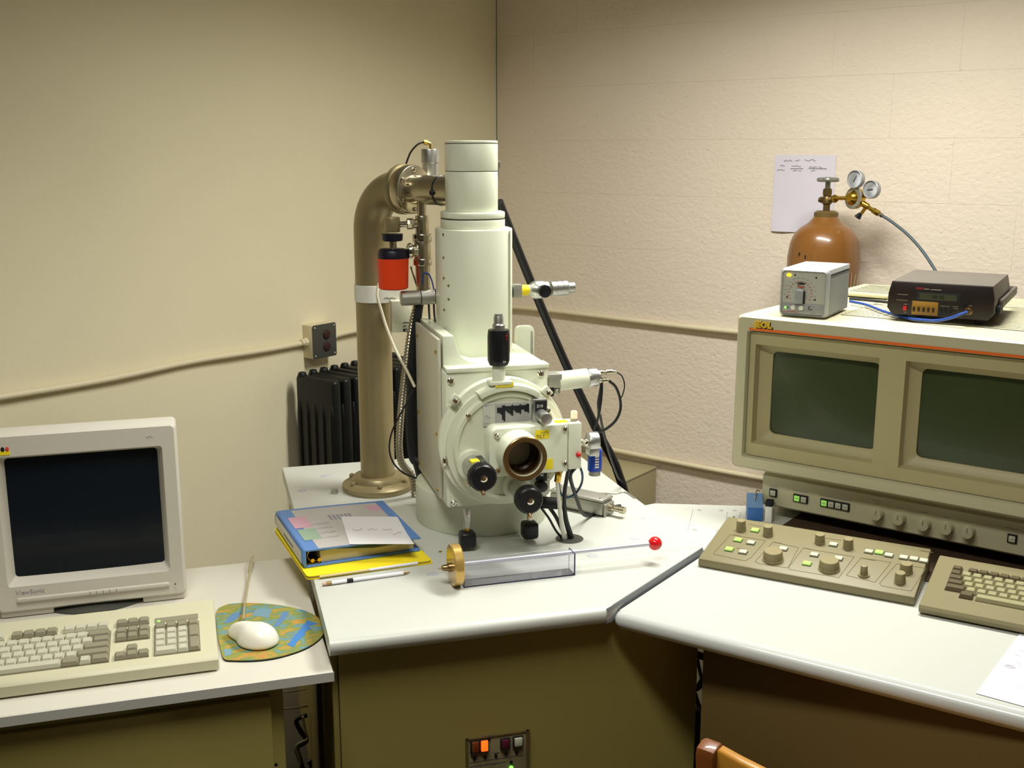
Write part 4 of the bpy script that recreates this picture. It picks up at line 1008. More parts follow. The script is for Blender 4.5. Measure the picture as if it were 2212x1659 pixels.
solo('grey_lead', 'thin grey lead lying on the desk towards its back edge', 'cable', FS, 0.7, 0.62, ZS, lambda b: b.tube([FS.z(x, y, ZS + 0.002) for x, y in ((1262, 1062), (1300, 1064), (1330, 1066), (1350, 1063), (1372, 1076))], 0.0017, 6), 'alum')

# ================================================================== THINGS ON THE MICROSCOPE DESK
# yellow card folder
f0 = FS.z(668, 1251, ZS + 0.002)
p0, p1, p2 = FS.z(664, 1254, ZS), FS.z(918, 1220, ZS), FS.z(598, 1165, ZS)
a_ = math.atan2(p1[1] - p0[1], p1[0] - p0[0])
t = Thing('card_folder', 'yellow card folder lying under the blue binder', 'folder', FS, p0[0], p0[1], ZS, rot=a_, local=True)
wF, dF = 0.262, 0.31
sh = -0.02
def skew(p): return (p[0] + sh * p[1] / dF, p[1])
t.add('lower_leaf', t.mb().prism([skew(p) for p in rrect(0, wF, 0, dF, 0.008, 3)], 0.0005, 0.002, 'xy'), 'yellowf')
t.add('sheets', t.mb().prism([skew(p) for p in rrect(0.004, wF - 0.006, 0.004, dF - 0.004, 0.002, 2)], 0.002, 0.0065, 'xy'), 'page')
t.add('upper_leaf', t.mb().prism([skew(p) for p in rrect(0, wF - 0.004, 0, dF, 0.008, 3)], 0.0068, 0.0082, 'xy'), 'yellowf')
# ring binder
zb0 = ZS + 0.0085; hb = 0.038
b0 = FS.z(658, 1228, zb0); b1 = FS.z(917, 1184, zb0 + hb * 0.0)
g0 = FS.z(657, 1190, zb0 + hb); g1 = FS.z(919, 1173, zb0 + hb * 0.85); g2 = FS.z(597, 1104, zb0 + hb); g3 = FS.z(831, 1093, zb0 + hb * 0.85)
ang = math.atan2(g2[1] - g0[1], g2[0] - g0[0]) - PI / 2
t = Thing('ring_binder', 'blue ring binder with clear pockets lying on the yellow folder', 'binder', FS, g0[0], g0[1], zb0, rot=ang, local=True)
wB = (Vector(g1[:2]) - Vector(g0[:2])).length; dB = (Vector(g2[:2]) - Vector(g0[:2])).length
print('binder', wB, dB, math.degrees(ang), math.degrees(a_))
sk = math.atan2(g1[1] - g0[1], g1[0] - g0[0]) - ang
ty = math.tan(sk)
t.add('back_cover', t.mb().prism(rrect(0.003, wB, 0.0, dB, 0.004, 2), 0.0, 0.0032, 'xy', 0.001), 'blue')
t.add('spine', t.mb().prism([(0.0, 0.001), (0.0038, 0.0), (0.0038, hb), (0.0, hb - 0.001), (-0.004, hb - 0.010), (-0.0045, hb / 2), (-0.004, 0.010)], 0.0, dB, 'xz', 0.0005), 'blue')
t.add('spine_pocket', t.mb().prism([(-0.004, 0.006), (-0.0052, 0.014), (-0.0056, hb / 2), (-0.0052, hb - 0.014), (-0.004, hb - 0.005)], 0.012, dB - 0.012, 'xz'), 'binderclear')
q = t.mb(); q.box(-0.0062, -0.0056, 0.08, 0.17, hb / 2 - 0.001, hb / 2 + 0.001); t.add('spine_line', q, 'ink')
# front cover, hinged, sloping a little
def cov(b, x0, x1, y0, y1, d0, th):
    z = lambda x: hb - 0.0032 - 0.008 * (x / wB) ** 1.5 + d0
    n = 8; lo = []; 
    for i in range(n + 1):
        x = x0 + (x1 - x0) * i / n; lo.append((x, z(x)))
    return b.prism(lo + [(x, zz + th) for x, zz in reversed(lo)], y0, y1, 'xz')
t.add('front_cover', cov(t.mb(), 0.002, wB, 0.0, dB, 0.0, 0.0032), 'blue', ang=50)
ins = t.add('cover_sheet', cov(t.mb(), 0.030, wB - 0.022, 0.002, dB - 0.012, 0.0033, 0.0004), 'coversheet', ang=50)
q = t.mb()
zc2 = lambda x: hb - 0.008 * (x / wB) ** 1.5 + 0.0008
for i in range(6):
    for j in range(4):
        x = 0.098 + i * 0.009; y = dB - 0.105 + j * 0.009; q.box(x, x + 0.006, y, y + 0.006, zc2(x) - 0.001, zc2(x) + 0.0002)
for k in range(4): scribble(q, 0.05, 0.09, 0.06 + k * 0.03, 0, 0.006, 0.0004, 'xy', zc2(0.07) + 0.0001)
t.add('sheet_print', q, 'inkl', ins)
for (x0, x1, y0, y1, m) in ((0.012, 0.05, dB - 0.135, dB - 0.06, 'inkpink'), (0.014, 0.052, dB - 0.215, dB - 0.145, 'inkgreen'), (wB - 0.05, wB - 0.022, dB - 0.07, dB - 0.03, 'inkpink')):
    t.add('pocket_print', cov(t.mb(), x0, x1, y0, y1, 0.0037, 0.0003), m, ins)
t.add('pages', t.mb().prism([(0.035, 0.0035), (wB - 0.012, 0.0035), (wB - 0.012, hb - 0.018), (wB * 0.6, hb - 0.020), (0.06, hb - 0.008), (0.035, hb - 0.010)], 0.012, dB - 0.016, 'xz', 0.001), 'page')
for y in (0.02, dB * 0.5, dB - 0.03):
    r_ = t.mb(); pts = [(0.026 + 0.016 * math.cos(a * PI / 8), y, 0.019 + 0.014 * math.sin(a * PI / 8)) for a in range(17)]
    t.add('ring', r_.tube(pts, 0.0016, 8, 1), 'brass')
t.add('ring_rail', t.mb().box(0.006, 0.034, 0.008, dB - 0.008, 0.0033, 0.006, 0.001).cyl((0.018, 0.006, 0.012), (0.018, 0.012, 0.012), 0.004, n=12).cyl((0.032, 0.006, 0.012), (0.032, 0.012, 0.012), 0.004, n=12), 'brass')
# note sheet on the binder
n0 = [FS.z(x, y, zb0 + hb * 0.93) for x, y in ((755, 1178), (895, 1177), (858, 1113), (737, 1117))]
t = Thing('note_sheet', 'small white sheet with faint pencil notes lying on the blue binder', 'paper', FS, n0[0][0], n0[0][1], zb0 + hb)
q = t.mb(); G = 8; gr = []
Bx = Vector((math.cos(ang), math.sin(ang)))
for j in range(G + 1):
    row = []
    for i in range(G + 1):
        s_, r_ = i / G, j / G
        p = (Vector(n0[0]) * (1 - s_) + Vector(n0[1]) * s_) * (1 - r_) + (Vector(n0[3]) * (1 - s_) + Vector(n0[2]) * s_) * r_
        xl = (Vector((p.x, p.y)) - Vector(g0[:2])).dot(Bx)
        z = zb0 + hb - 0.008 * (min(max(xl, 0), wB) / wB) ** 1.5 + 0.0016 + 0.004 * max(0, 1 - j / 3) * s_
        row.append(q.bm.verts.new(Vector((p.x, p.y, z)) + q.off))
    gr.append(row)
for j in range(G):
    for i in range(G): q.bm.faces.new((gr[j][i], gr[j][i + 1], gr[j + 1][i + 1], gr[j + 1][i]))
nl = [(v.co - q.off) for v in (gr[4][1], gr[4][3], gr[4][5], gr[3][6])]
t.add('sheet', q, 'paper2')
q = t.mb()
for p in nl: scribble(q, p.x, p.x + 0.02, p.y, 0, 0.014, 0.0004, 'xy', p.z + 0.0006)
t.add('pencil_notes', q, 'inkl')
# pencils
def pencil(name, lb, x0, y0, x1, y1, zr, parts):
    a = Vector(FS.z(x0, y0, ZS + zr)); b = Vector(FS.z(x1, y1, ZS + zr))
    t = Thing(name, lb, 'pencil', FS, a.x, a.y, ZS, group=None)
    for (s0, s1, r0, r1, m, nm) in parts:
        t.add(nm, t.mb().cyl(a.lerp(b, s0), a.lerp(b, s1), r0, r1, n=12), m)
pencil('pencil', 'white pencil with a dark band lying in front of the yellow folder', 697, 1262, 886, 1236, 0.0042,
       [(0, 0.04, 0.0034, 0.0038, 'eraser', 'eraser'), (0.04, 0.10, 0.004, 0.004, 'ferrule', 'ferrule'), (0.10, 0.27, 0.0039, 0.0039, 'pencilw', 'barrel'), (0.27, 0.34, 0.0042, 0.0042, 'black', 'dark_band'), (0.34, 0.92, 0.0039, 0.0039, 'pencilw', 'barrel'), (0.92, 0.985, 0.0038, 0.0012, 'ferrule', 'tip'), (0.985, 1.0, 0.0011, 0.0003, 'blackm', 'lead_point')])
pencil('pencil', 'slim pale pen resting against the front edge of the yellow folder', 690, 1246, 902, 1216, 0.0056,
       [(0, 0.5, 0.0022, 0.0024, 'page', 'rear_barrel'), (0.5, 1.0, 0.0026, 0.0032, 'pencilw', 'front_barrel')])

# specimen exchange tool: clear acrylic case, gold flange, rod with red ball
h0 = FS.z(1003, 1270, ZS); h1 = FS.z(1242, 1243, ZS); h2 = FS.z(1240, 1186, ZS + 0.042)
ax = math.atan2(h1[1] - h0[1], h1[0] - h0[0]); L = (Vector(h1[:2]) - Vector(h0[:2])).length
print('holder', L, math.degrees(ax))
t = Thing('exchange_rod', 'clear acrylic case with gold flange and a steel rod ending in a red ball', 'rod', FS, h0[0], h0[1], ZS, rot=ax, local=True)
wH, hH = 0.036, 0.046
cs = t.add('acrylic_case', t.mb().box(0.0, L, 0.0, wH, 0.0005, 0.0022).box(0, L, 0, 0.0018, 0.0022, hH).box(0, L, wH - 0.0018, wH, 0.0022, hH).box(L - 0.0018, L, 0.0018, wH - 0.0018, 0.0022, hH), 'acryl')
q = t.mb()
q.box(0, L, -0.0003, 0.0013, 0.0002, 0.0014).box(-0.0006, 0.0008, -0.0002, wH, 0, 0.0016).box(L - 0.001, L + 0.0006, -0.0003, 0.001, 0, hH).box(L - 0.001, L + 0.0006, 0, wH, hH - 0.0008, hH + 0.0006).box(L - 0.001, L + 0.0006, wH - 0.001, wH + 0.0003, 0, hH).box(-0.0006, 0.0008, -0.0003, 0.001, 0, hH).box(L - 0.001, L + 0.0006, 0, wH, 0.0, 0.0012)
t.add('case_edges', q, 'acryledge', cs)
zr = 0.042; yr = wH * 0.55
ball = FS.z(1411, 1174, ZS + zr)
t.add('rod', t.mb().cyl((-0.02, yr, zr), (0.405, yr, zr), 0.0042, n=20), 'rodsteel')
t.add('ball', t.mb().ball((0.412, yr, zr), 0.0145, 28, 20), 'redball')
t.add('flange', t.mb().lathe([(0.0, 0), (0.040, 0), (0.0415, 0.002), (0.0415, 0.017), (0.040, 0.019), (0, 0.019)], (-0.022, yr, 0.0422), (1, 0, 0), 48), 'gold')
t.add('flange_hub', t.mb().cyl((-0.018, yr, zr), (0.004, yr, zr), 0.0062, n=20), 'brass')
t.add('specimen_tip', t.mb().lathe([(0.0012, 0), (0.002, 0.006), (0.005, 0.008), (0.0065, 0.012), (0.0065, 0.018), (0.009, 0.019), (0.009, 0.026), (0, 0.026)], (-0.047, yr, zr - 0.004), (1, 0, 0), 20), 'bronze')

# grey cables in the gap between the left desk and the microscope desk
def gapcab(nm, lb, pts, r, m):
    P_ = [FS.w(*p) for p in pts]; mb = MB(-P_[0]); mb.tube(P_, r, 8)
    o = bpy.data.objects.new(nm, mb.mesh(nm, m)); COL.objects.link(o); o.location = P_[0]; o['label'] = lb; o['category'] = 'cable'
def wz(x, y, Y):
    r = ray(x, y); p = r * (Y / r.y); return Vector((p.x, p.y, p.z + H))


def wcab(nm, lb, pxs, r, m):
    P_ = [wz(*p) for p in pxs]; P_ = [Vector((p.x, p.y, max(p.z, r + 0.002))) for p in P_]
    mb = MB(-P_[0]); mb.tube(P_, r, 8)
    o = bpy.data.objects.new(nm, mb.mesh(nm, m)); COL.objects.link(o); o.location = P_[0]; o['label'] = lb; o['category'] = 'cable'


wcab('gap_cable', 'uppermost grey cable crossing the gap left of the microscope desk', [(612, 1496, 2.42), (640, 1492, 2.42), (662, 1488, 2.42)], 0.0022, 'alum')
wcab('gap_cable', 'second grey cable sagging across the gap left of the microscope desk', [(614, 1531, 2.42), (642, 1529, 2.42), (668, 1524, 2.44)], 0.0026, 'alum')
wcab('gap_cable', 'dark purple cable twisting down the gap left of the microscope desk', [(662, 1545, 2.4), (640, 1556, 2.4), (650, 1580, 2.4), (662, 1600, 2.4), (642, 1615, 2.4), (648, 1640, 2.4), (656, 1668, 2.4)], 0.006, 'navy')
wcab('gap_cable', 'grey cable hanging lowest in the gap left of the microscope desk', [(654, 1548, 2.38), (660, 1580, 2.38), (664, 1596, 2.38), (640, 1612, 2.38), (648, 1645, 2.38), (642, 1670, 2.38)], 0.0028, 'alum')
wcab('gap_plug', 'black plug hanging at the bottom of the gap left of the microscope desk', [(668, 1642, 2.4), (676, 1652, 2.4), (672, 1668, 2.4)], 0.009, 'blackm')
# black cables in the gap between the microscope desk and the console desk
K = [
    ('broad black cable crossing the top of the gap under the console desk', [(1490, 1406, 2.3), (1512, 1416, 2.3), (1540, 1424, 2.3)], 0.009),
    ('thin black cable slanting down in the gap under the console desk', [(1506, 1422, 2.32), (1512, 1450, 2.32), (1518, 1475, 2.32)], 0.0042),
    ('black cable bowing across the middle of the gap under the console desk', [(1490, 1490, 2.3), (1508, 1484, 2.3), (1518, 1470, 2.3), (1530, 1455, 2.3)], 0.008),
    ('black cable slanting below the middle of the gap under the console desk', [(1500, 1495, 2.33), (1508, 1520, 2.33), (1518, 1550, 2.33), (1512, 1580, 2.33)], 0.0055),
    ('thick black cable filling the lower gap beside the chair', [(1502, 1530, 2.31), (1507, 1560, 2.31), (1510, 1600, 2.31), (1507, 1640, 2.31), (1500, 1680, 2.31)], 0.011),
    ('black cable crossing at the bottom of the gap beside the chair', [(1490, 1655, 2.29), (1505, 1640, 2.29), (1520, 1618, 2.29)], 0.006)]
for lb, pxs, r in K: wcab('desk_gap_cable', lb, pxs, r, 'rubber')

# ================================================================== LEFT DESK: MONITOR, KEYBOARD, MOUSE
mv = 0.40
def m_(x, y, v=mv): return FD.v(x, y, v)
tr = m_(370, 912); sl, sr = m_(5, 1000)[0], -0.2775
st_, sb_ = 1.017, 0.777
bl, br = sl - 0.035, -0.2390
t = Thing('crt_monitor', 'pale grey CRT monitor with a dark blank screen on the left desk', 'monitor', FD, (bl + br) / 2, mv + 0.1, ZD)
zt_, zb_ = 1.0685, 0.712
# bezel as a frame with sloped inner lip
def frame(b, o, i, v0, v1, lip):
    ox0, ox1, oz0, oz1 = o; ix0, ix1, iz0, iz1 = i
    bm = b.bm
    def rect(x0, x1, z0, z1, v, r):
        return [bm.verts.new(Vector((p[0], v, p[1])) + b.off) for p in rrect(x0, x1, z0, z1, r, 4)]
    rs = [rect(ox0, ox1, oz0, oz1, v1, 0.010), rect(ox0, ox1, oz0, oz1, v0 + 0.006, 0.010), rect(ox0 + 0.005, ox1 - 0.005, oz0 + 0.005, oz1 - 0.005, v0, 0.008),
          rect(ix0 - lip[0], ix1 + lip[1], iz0 - lip[2], iz1 + lip[3], v0, 0.006), rect(ix0, ix1, iz0, iz1, v0 + 0.020, 0.007), rect(ix0, ix1, iz0, iz1, v0 + 0.03, 0.007)]
    for a, c in zip(rs, rs[1:]):
        n = len(a)
        for k in range(n): bm.faces.new((a[k], a[(k + 1) % n], c[(k + 1) % n], c[k]))
    return b
sv_ = mv + 0.018
bz = t.add('bezel', frame(t.mb(), (bl, br, zb_, zt_), (sl, sr, sb_, st_), mv - 0.002, mv + 0.055, (0.012, 0.010, 0.012, 0.008)), 'mon', ang=40)
# tube face slightly domed
def tube_face(b, x0, x1, z0, z1, v, bulge, n=10):
    gr = [[b.bm.verts.new(Vector((x0 + (x1 - x0) * i / n, v - bulge * (1 - (2 * i / n - 1) ** 2 * 0.6 - (2 * j / n - 1) ** 2 * 0.4), z0 + (z1 - z0) * j / n)) + b.off) for i in range(n + 1)] for j in range(n + 1)]
    for j in range(n):
        for i in range(n): b.bm.faces.new((gr[j][i], gr[j][i + 1], gr[j + 1][i + 1], gr[j + 1][i]))
    return b
t.add('screen', tube_face(t.mb(), sl - 0.002, sr + 0.002, sb_ - 0.002, st_ + 0.002, mv + 0.022, 0.006), 'crtb', ang=60)
q = t.mb(); rs_ = []
for (v_, ins_, tp, bt_) in ((mv + 0.053, 0.004, 0.004, 0.006), (mv + 0.075, 0.012, 0.018, 0.010), (mv + 0.115, 0.04, 0.055, 0.02), (mv + 0.165, 0.085, 0.11, 0.05)):
    rs_.append([q.bm.verts.new(Vector((p[0], v_, p[1])) + q.off) for p in rrect(bl + ins_, br - ins_, zb_ + bt_, zt_ - tp, 0.008, 3)])
for a, c in zip(rs_, rs_[1:]):
    for k in range(len(a)): q.bm.faces.new((a[k], a[(k + 1) % len(a)], c[(k + 1) % len(a)], c[k]))
q.bm.faces.new(rs_[0]); q.bm.faces.new(rs_[-1])
t.add('rear_housing', q, 'mon')
t.add('chin_strip', t.mb().prism(rrect(m_(38, 1310)[0], m_(366, 1262)[0], 0.7345, 0.7425, 0.0035, 4), mv - 0.008, mv, 'xz', 0.002), 'mon', bz)
q = t.mb()
for k in range(5): x = m_(85 + 16 * k, 0)[0]; q.box(x - 0.0004, x + 0.0004, mv - 0.0085, mv - 0.007, 0.735, 0.742)
q.cyl((m_(292, 0)[0], mv - 0.0075, 0.7385), (m_(292, 0)[0], mv - 0.0086, 0.7385), 0.0017, n=10)
t.add('button_marks', q, 'grey', bz)
a = m_(35, 1288); t.text('monitor_lettering', 'ViewSonic', 0.0125, (a[0], mv - 0.0024, 0.7485), FRONT, 'inkl', bz)
a = m_(322, 944); q = t.mb(); scribble(q, m_(316, 944)[0], m_(330, 944)[0], 0, 1.044, 0.004, 0.0005, 'xz', mv - 0.0024); t.add('model_print', q, 'inkl', bz)
# small bird emblem: three birds over a yellow base
a = m_(6, 973); q = t.mb()
lg = t.add('emblem_base', t.mb().box(a[0] - 0.012, a[0] + 0.012, mv - 0.003, mv - 0.0018, a[2] - 0.009, a[2] - 0.001), 'yellow', bz)
for k, m in enumerate(('redcan', 'black', 'inkred')):
    t.add('emblem_bird', t.mb().ball((a[0] - 0.008 + k * 0.008, mv - 0.0025, a[2] + 0.002), (0.0034, 0.0012, 0.0052), 10, 8), m, bz)
t.add('base', t.mb().lathe([(0.12, 0), (0.12, 0.004), (0.09, 0.010), (0.075, 0.013), (0, 0.013)], ((bl + br) / 2, mv + 0.10, ZD), (0, 0, 1), 40), 'grey')  # dark grey puts the shadow under the monitor into the base colour
t.add('front_foot', t.mb().box(br - 0.085, br - 0.004, mv + 0.004, mv + 0.06, ZD + 0.001, zb_ + 0.004, 0.003), 'mon')
t.add('front_foot', t.mb().box(bl + 0.004, bl + 0.10, mv + 0.004, mv + 0.06, ZD + 0.001, zb_ + 0.004, 0.003), 'mon')

# keyboards: shared builder
def keymesh(nm, w, d, m, h=0.0085):
    b = MB(); b.box(-w / 2 + 0.0004, w / 2 - 0.0004, -d / 2 + 0.0004, d / 2 - 0.0004, 0, h * 0.35).box(-w / 2 + 0.0004, w / 2 - 0.0004, -d / 2 + 0.0004, d / 2 - 0.0004, h * 0.35, h, 0, top=0.0028)
    return b.mesh(nm, m, 30)
KM = {}
def key(t, x, y, z, w, d, m, parent, nm='key'):
    k = (round(w, 4), round(d, 4), m)
    if k not in KM: KM[k] = keymesh('key', w, d, m)
    o = bpy.data.objects.new(nm, KM[k]); COL.objects.link(o); o.parent = parent; o.location = (x, y, z)
    return o
kx1 = -0.19; kw, kd = 0.478, 0.196
t = Thing('keyboard', 'cream full size computer keyboard with grey function keys on the left desk', 'keyboard', FD, kx1, 0.058, ZD, local=True)
tilt = R(7.0)
q = t.mb(); q.prism([(0, 0.004), (0, 0.022), (0.004, 0.027), (0.012, 0.029), (kd - 0.004, 0.056), (kd, 0.052), (kd, 0.014), (kd - 0.02, 0.004)], -kw, 0, 'yz', 0.003)
shell = t.add('shell', q, 'kb')
pitch = (kd - 0.054)
tl_ = math.atan2(0.056 - 0.029, kd - 0.016)
def kz(y): return 0.029 + (y - 0.012) * math.tan(tl_)
P19 = 0.01905
y0k = 0.026
def recess(x0, x1, y0, y1):
    b = t.mb(); vs = [b.bm.verts.new(p) for p in ((x0, y0, kz(y0) + 0.0003), (x1, y0, kz(y0) + 0.0003), (x1, y1, kz(y1) + 0.0003), (x0, y1, kz(y1) + 0.0003), (x0, y0, kz(y0) - 0.002), (x1, y0, kz(y0) - 0.002), (x1, y1, kz(y1) - 0.002), (x0, y1, kz(y1) - 0.002))]
    for f in ((0, 1, 2, 3), (7, 6, 5, 4), (0, 4, 5, 1), (1, 5, 6, 2), (2, 6, 7, 3), (3, 7, 4, 0)): b.bm.faces.new([vs[i] for i in f])
    t.add('key_recess', b, 'recess', shell)
def kk(cx_, row, w, m, rows=1, dy=0.0):
    y = y0k + (row + 0.5 * rows) * P19 + dy
    o = key(t, cx_, y, kz(y), w * P19 if w else P19, P19 * rows, m, shell); o.rotation_euler = (tl_, 0, 0)
xn1 = -0.030                                # right end of the number pad
xn0 = xn1 - 4 * P19
recess(xn0 - 0.001, xn1 + 0.001, y0k - 0.001, y0k + 5 * P19 + 0.001)
for c in range(4):
    for r_ in range(5):
        x = xn0 + (c + 0.5) * P19
        if c == 3: continue
        if r_ == 0 and c == 0: kk(xn0 + P19, 0, 2, 'keyl'); continue
        if r_ == 0 and c == 1: continue
        kk(x, r_, 1, 'keyd' if r_ == 4 else 'keyl')
for r_, rs in ((0, 2), (2, 2), (4, 1)): kk(xn0 + 3.5 * P19, r_, 1, 'keyd', rs)
xc1 = xn0 - 0.009; xc0 = xc1 - 3 * P19      # cursor block
recess(xc0 - 0.001, xc1 + 0.001, y0k + 3 * P19 - 0.001, y0k + 5 * P19 + 0.001)
for c in range(3):
    for r_ in (3, 4): kk(xc0 + (c + 0.5) * P19, r_, 1, 'keyd')
    kk(xc0 + (c + 0.5) * P19, 0, 1, 'keyd')
    kk(xc0 + (c + 0.5) * P19, 5, 1, 'keyd', 1, 0.008)
kk(xc0 + 1.5 * P19, 1, 1, 'keyd')
xm1 = xc0 - 0.009; xm0 = xm1 - 15 * P19     # main block
recess(xm0 - 0.001, xm1 + 0.001, y0k - 0.001, y0k + 5 * P19 + 0.001)
def row(r_, spec):
    x = xm0
    for w, m in spec:
        if m: kk(x + w * P19 / 2, r_, w, m)
        x += w * P19
row(0, [(1.5, 'keyd'), (1, None), (1.5, 'keyd'), (7, 'keyl'), (1.5, 'keyd'), (1, 'keyl'), (1.5, 'keyd')])
row(1, [(2.25, 'keyd')] + [(1, 'keyl')] * 10 + [(2.75, 'keyd')])
row(2, [(1.75, 'keyd')] + [(1, 'keyl')] * 11 + [(2.25, 'keyd')])
row(3, [(1.5, 'keyd')] + [(1, 'keyl')] * 12 + [(1.5, 'keyd')])
row(4, [(1, 'keyl')] * 13 + [(2, 'keyd')])
x = xm0 + P19 / 2; kk(x, 5, 1, 'keyd', 1, 0.008)
for g_, m in ((0, 'keyl'), (1, 'keyd'), (2, 'keyl')):
    for k in range(4): kk(xm0 + (2.5 + g_ * 4.5 + k) * P19 - (0.2 * P19), 5, 1, m, 1, 0.008)
ys = y0k + 5.5 * P19 + 0.008
lp = t.mb(); lp.prism([(ys - 0.008, kz(ys - 0.008) - 0.002), (ys + 0.007, kz(ys + 0.007) - 0.002), (ys + 0.007, kz(ys + 0.007) + 0.0012), (ys - 0.008, kz(ys - 0.008) + 0.0012)], xn0, xn1, 'yz')
t.add('light_panel', lp, 'keyd', shell)
t.add('green_light', t.mb().ball((xn0 + 0.007, ys - 0.005, kz(ys) + 0.001), (0.003, 0.0015, 0.0015), 10, 8), 'ledgr', shell, label='lit green lock light')
kbo = t

# mouse pad with print
pc0 = FD.z(580, 1362, ZD + 0.004)
t = Thing('mouse_pad', 'rounded printed mouse pad in green, orange and blue on the left desk', 'mouse pad', FD, pc0[0], pc0[1], ZD, local=True)
out = [(467, 1322), (484, 1308), (510, 1303), (560, 1303), (610, 1308), (655, 1318), (685, 1332), (699, 1352), (697, 1372), (680, 1388), (655, 1402), (620, 1414), (585, 1422), (545, 1426), (505, 1426), (484, 1423), (477, 1405), (470, 1370)]
PO = [(FD.z(x, y, ZD + 0.004)[0] - pc0[0], FD.z(x, y, ZD + 0.004)[1] - pc0[1]) for x, y in out]
PO = [p if p[0] < -pc0[0] - 0.004 else (p[0], p[1]) for p in PO]
# smooth outline
sm = []
n = len(PO)
for i in range(n):
    a, b, c, d = (Vector(PO[(i + k) % n]) for k in (-1, 0, 1, 2))
    for k in range(4):
        s_ = k / 4; sm.append(tuple(0.5 * ((2 * b) + (c - a) * s_ + (2 * a - 5 * b + 4 * c - d) * s_ * s_ + (3 * b - a - 3 * c + d) * s_ ** 3)))
t.add('rubber_base', t.mb().prism(sm, 0.0, 0.003, 'xy'), 'pad_edge')
face = t.add('printed_face', t.mb().prism([(p[0] * 0.997, p[1] * 0.997) for p in sm], 0.003, 0.0042, 'xy'), 'pad')
def pd(x, y): a = FD.z(x, y, ZD + 0.0042); return Vector((a[0] - pc0[0], a[1] - pc0[1]))
def patch(cs, m, h=0.0045):
    q = t.mb(); q.prism([tuple(pd(*c)) for c in cs], 0.004, h, 'xy'); return t.add('print_patch', q, m, face)
M['padblue'] = mat('print_blue', (66, 122, 186), 0.7, noise=0.12, nscale=300)
M['padlb'] = mat('print_light_blue', (112, 144, 160), 0.75, noise=0.12, nscale=200)
M['padmb'] = mat('print_mid_blue', (92, 126, 166), 0.75, noise=0.18, nscale=200)
patch([(620, 1394), (664, 1340), (688, 1348), (666, 1352), (672, 1358), (658, 1366), (660, 1372), (648, 1380), (634, 1398)], 'padblue')
patch([(542, 1330), (556, 1314), (588, 1316), (580, 1334)], 'padlb')
patch([(590, 1352), (604, 1334), (612, 1322), (626, 1322), (612, 1342), (600, 1354)], 'padmb')
patch([(484, 1348), (500, 1326), (520, 1324), (516, 1334), (500, 1344)], 'padmb')
patch([(483, 1402), (492, 1402), (502, 1406), (500, 1414), (486, 1418)], 'padlb')
# mouse
MR = R(43); mc = FD.z(557, 1378, ZD + 0.014)
t = Thing('mouse', 'white pear shaped computer mouse with its tail of cord on the printed pad', 'mouse', FD, mc[0], mc[1], ZD + 0.0045, local=True, rot=MR)
q = t.mb(); bm = q.bm
# star-shaped plan: round palm with a narrow nose towards its back left
nA, nR = 60, 9
def mR(a):
    d = (a - PI / 2 + PI) % (2 * PI) - PI
    return 0.0375 + 0.033 * math.exp(-(abs(d) / 0.31) ** 2.0) + 0.003 * math.cos(2 * (a - PI / 2))
prev = None; top_ = bm.verts.new((0, 0, 0.037))
for k in range(1, nR + 3):
    rho = min(1.0, math.sin(PI / 2 * k / nR)); zz = 0.037 * (1 - rho ** 2.6) ** 0.62 + 0.006 if k < nR else (0.006 if k == nR else 0.001)
    sc = 1.0 if k < nR + 2 else 0.96
    zz = 0.006 if k == nR else (0.003 if k == nR + 1 else (0.001 if k == nR + 2 else 0.006 + 0.031 * (1 - rho ** 2.6) ** 0.62))
    ring_ = [bm.verts.new((mR(2 * PI * i / nA) * rho * sc * math.cos(2 * PI * i / nA), mR(2 * PI * i / nA) * rho * sc * math.sin(2 * PI * i / nA), zz)) for i in range(nA)]
    for i in range(nA):
        j_ = (i + 1) % nA
        if prev is None: bm.faces.new((top_, ring_[i], ring_[j_]))
        else: bm.faces.new((prev[i], prev[j_], ring_[j_], ring_[i]))
    prev = ring_
bm.faces.new(list(reversed(prev)))
t.add('mouse_body', q, 'mouse', ang=70)
t.add('mouse_sole', t.mb().prism(rrect(-0.022, 0.022, -0.024, 0.036, 0.012), 0.0, 0.0016, 'xy'), 'grey')
e = FD.z(545, 1203, ZD + 0.01); p = FD.z(525, 1332, ZD + 0.014)
def lc(x, y, z):
    a = FD.z(x, y, z); d = Vector((a[0] - mc[0], a[1] - mc[1])); c_, s_ = math.cos(-MR), math.sin(-MR); return (d.x * c_ - d.y * s_, d.x * s_ + d.y * c_, z - ZD - 0.0045)
t.add('mouse_cord', t.mb().tube([lc(526, 1338, ZD + 0.016), lc(527, 1322, ZD + 0.014), lc(529, 1300, ZD + 0.010), lc(535, 1262, ZD + 0.006), lc(540, 1232, ZD + 0.012), lc(545, 1208, ZD + 0.02), lc(546, 1203, ZD + 0.014), lc(542, 1214, ZD + 0.006), lc(538, 1235, ZD + 0.004)], 0.0022, 8), 'cord')

# ================================================================== CONSOLE DESK: TWIN SCREEN CONSOLE
cv_ = -1.35
t = Thing('screen_console', 'khaki twin screen operator console with an orange stripe on the right desk', 'console', FR, 2.2, -1.0, ZR)
def c_(x, y, v=cv_): return FR.v(x, y, v)
hu0, hu1, hz0, hz1 = 1.737, 2.85, 0.862, 1.222
q = t.mb()
hs = t.add('housing', frame(t.mb(), (hu0, hu1, hz0, hz1), (1.767, hu1 - 0.03, 0.893, 1.184), cv_, cv_ + 0.09, (0.004, 0.004, 0.004, 0.004)), 'cons', ang=40)
t.add('housing_shell', t.mb().prism([(hu0 + 0.001, cv_ + 0.085), (hu1 - 0.001, cv_ + 0.085), (hu1 - 0.004, -0.66), (hu0 + 0.02, -0.66)], hz0 + 0.004, hz1 - 0.001, 'xy', 0.006), 'cons')
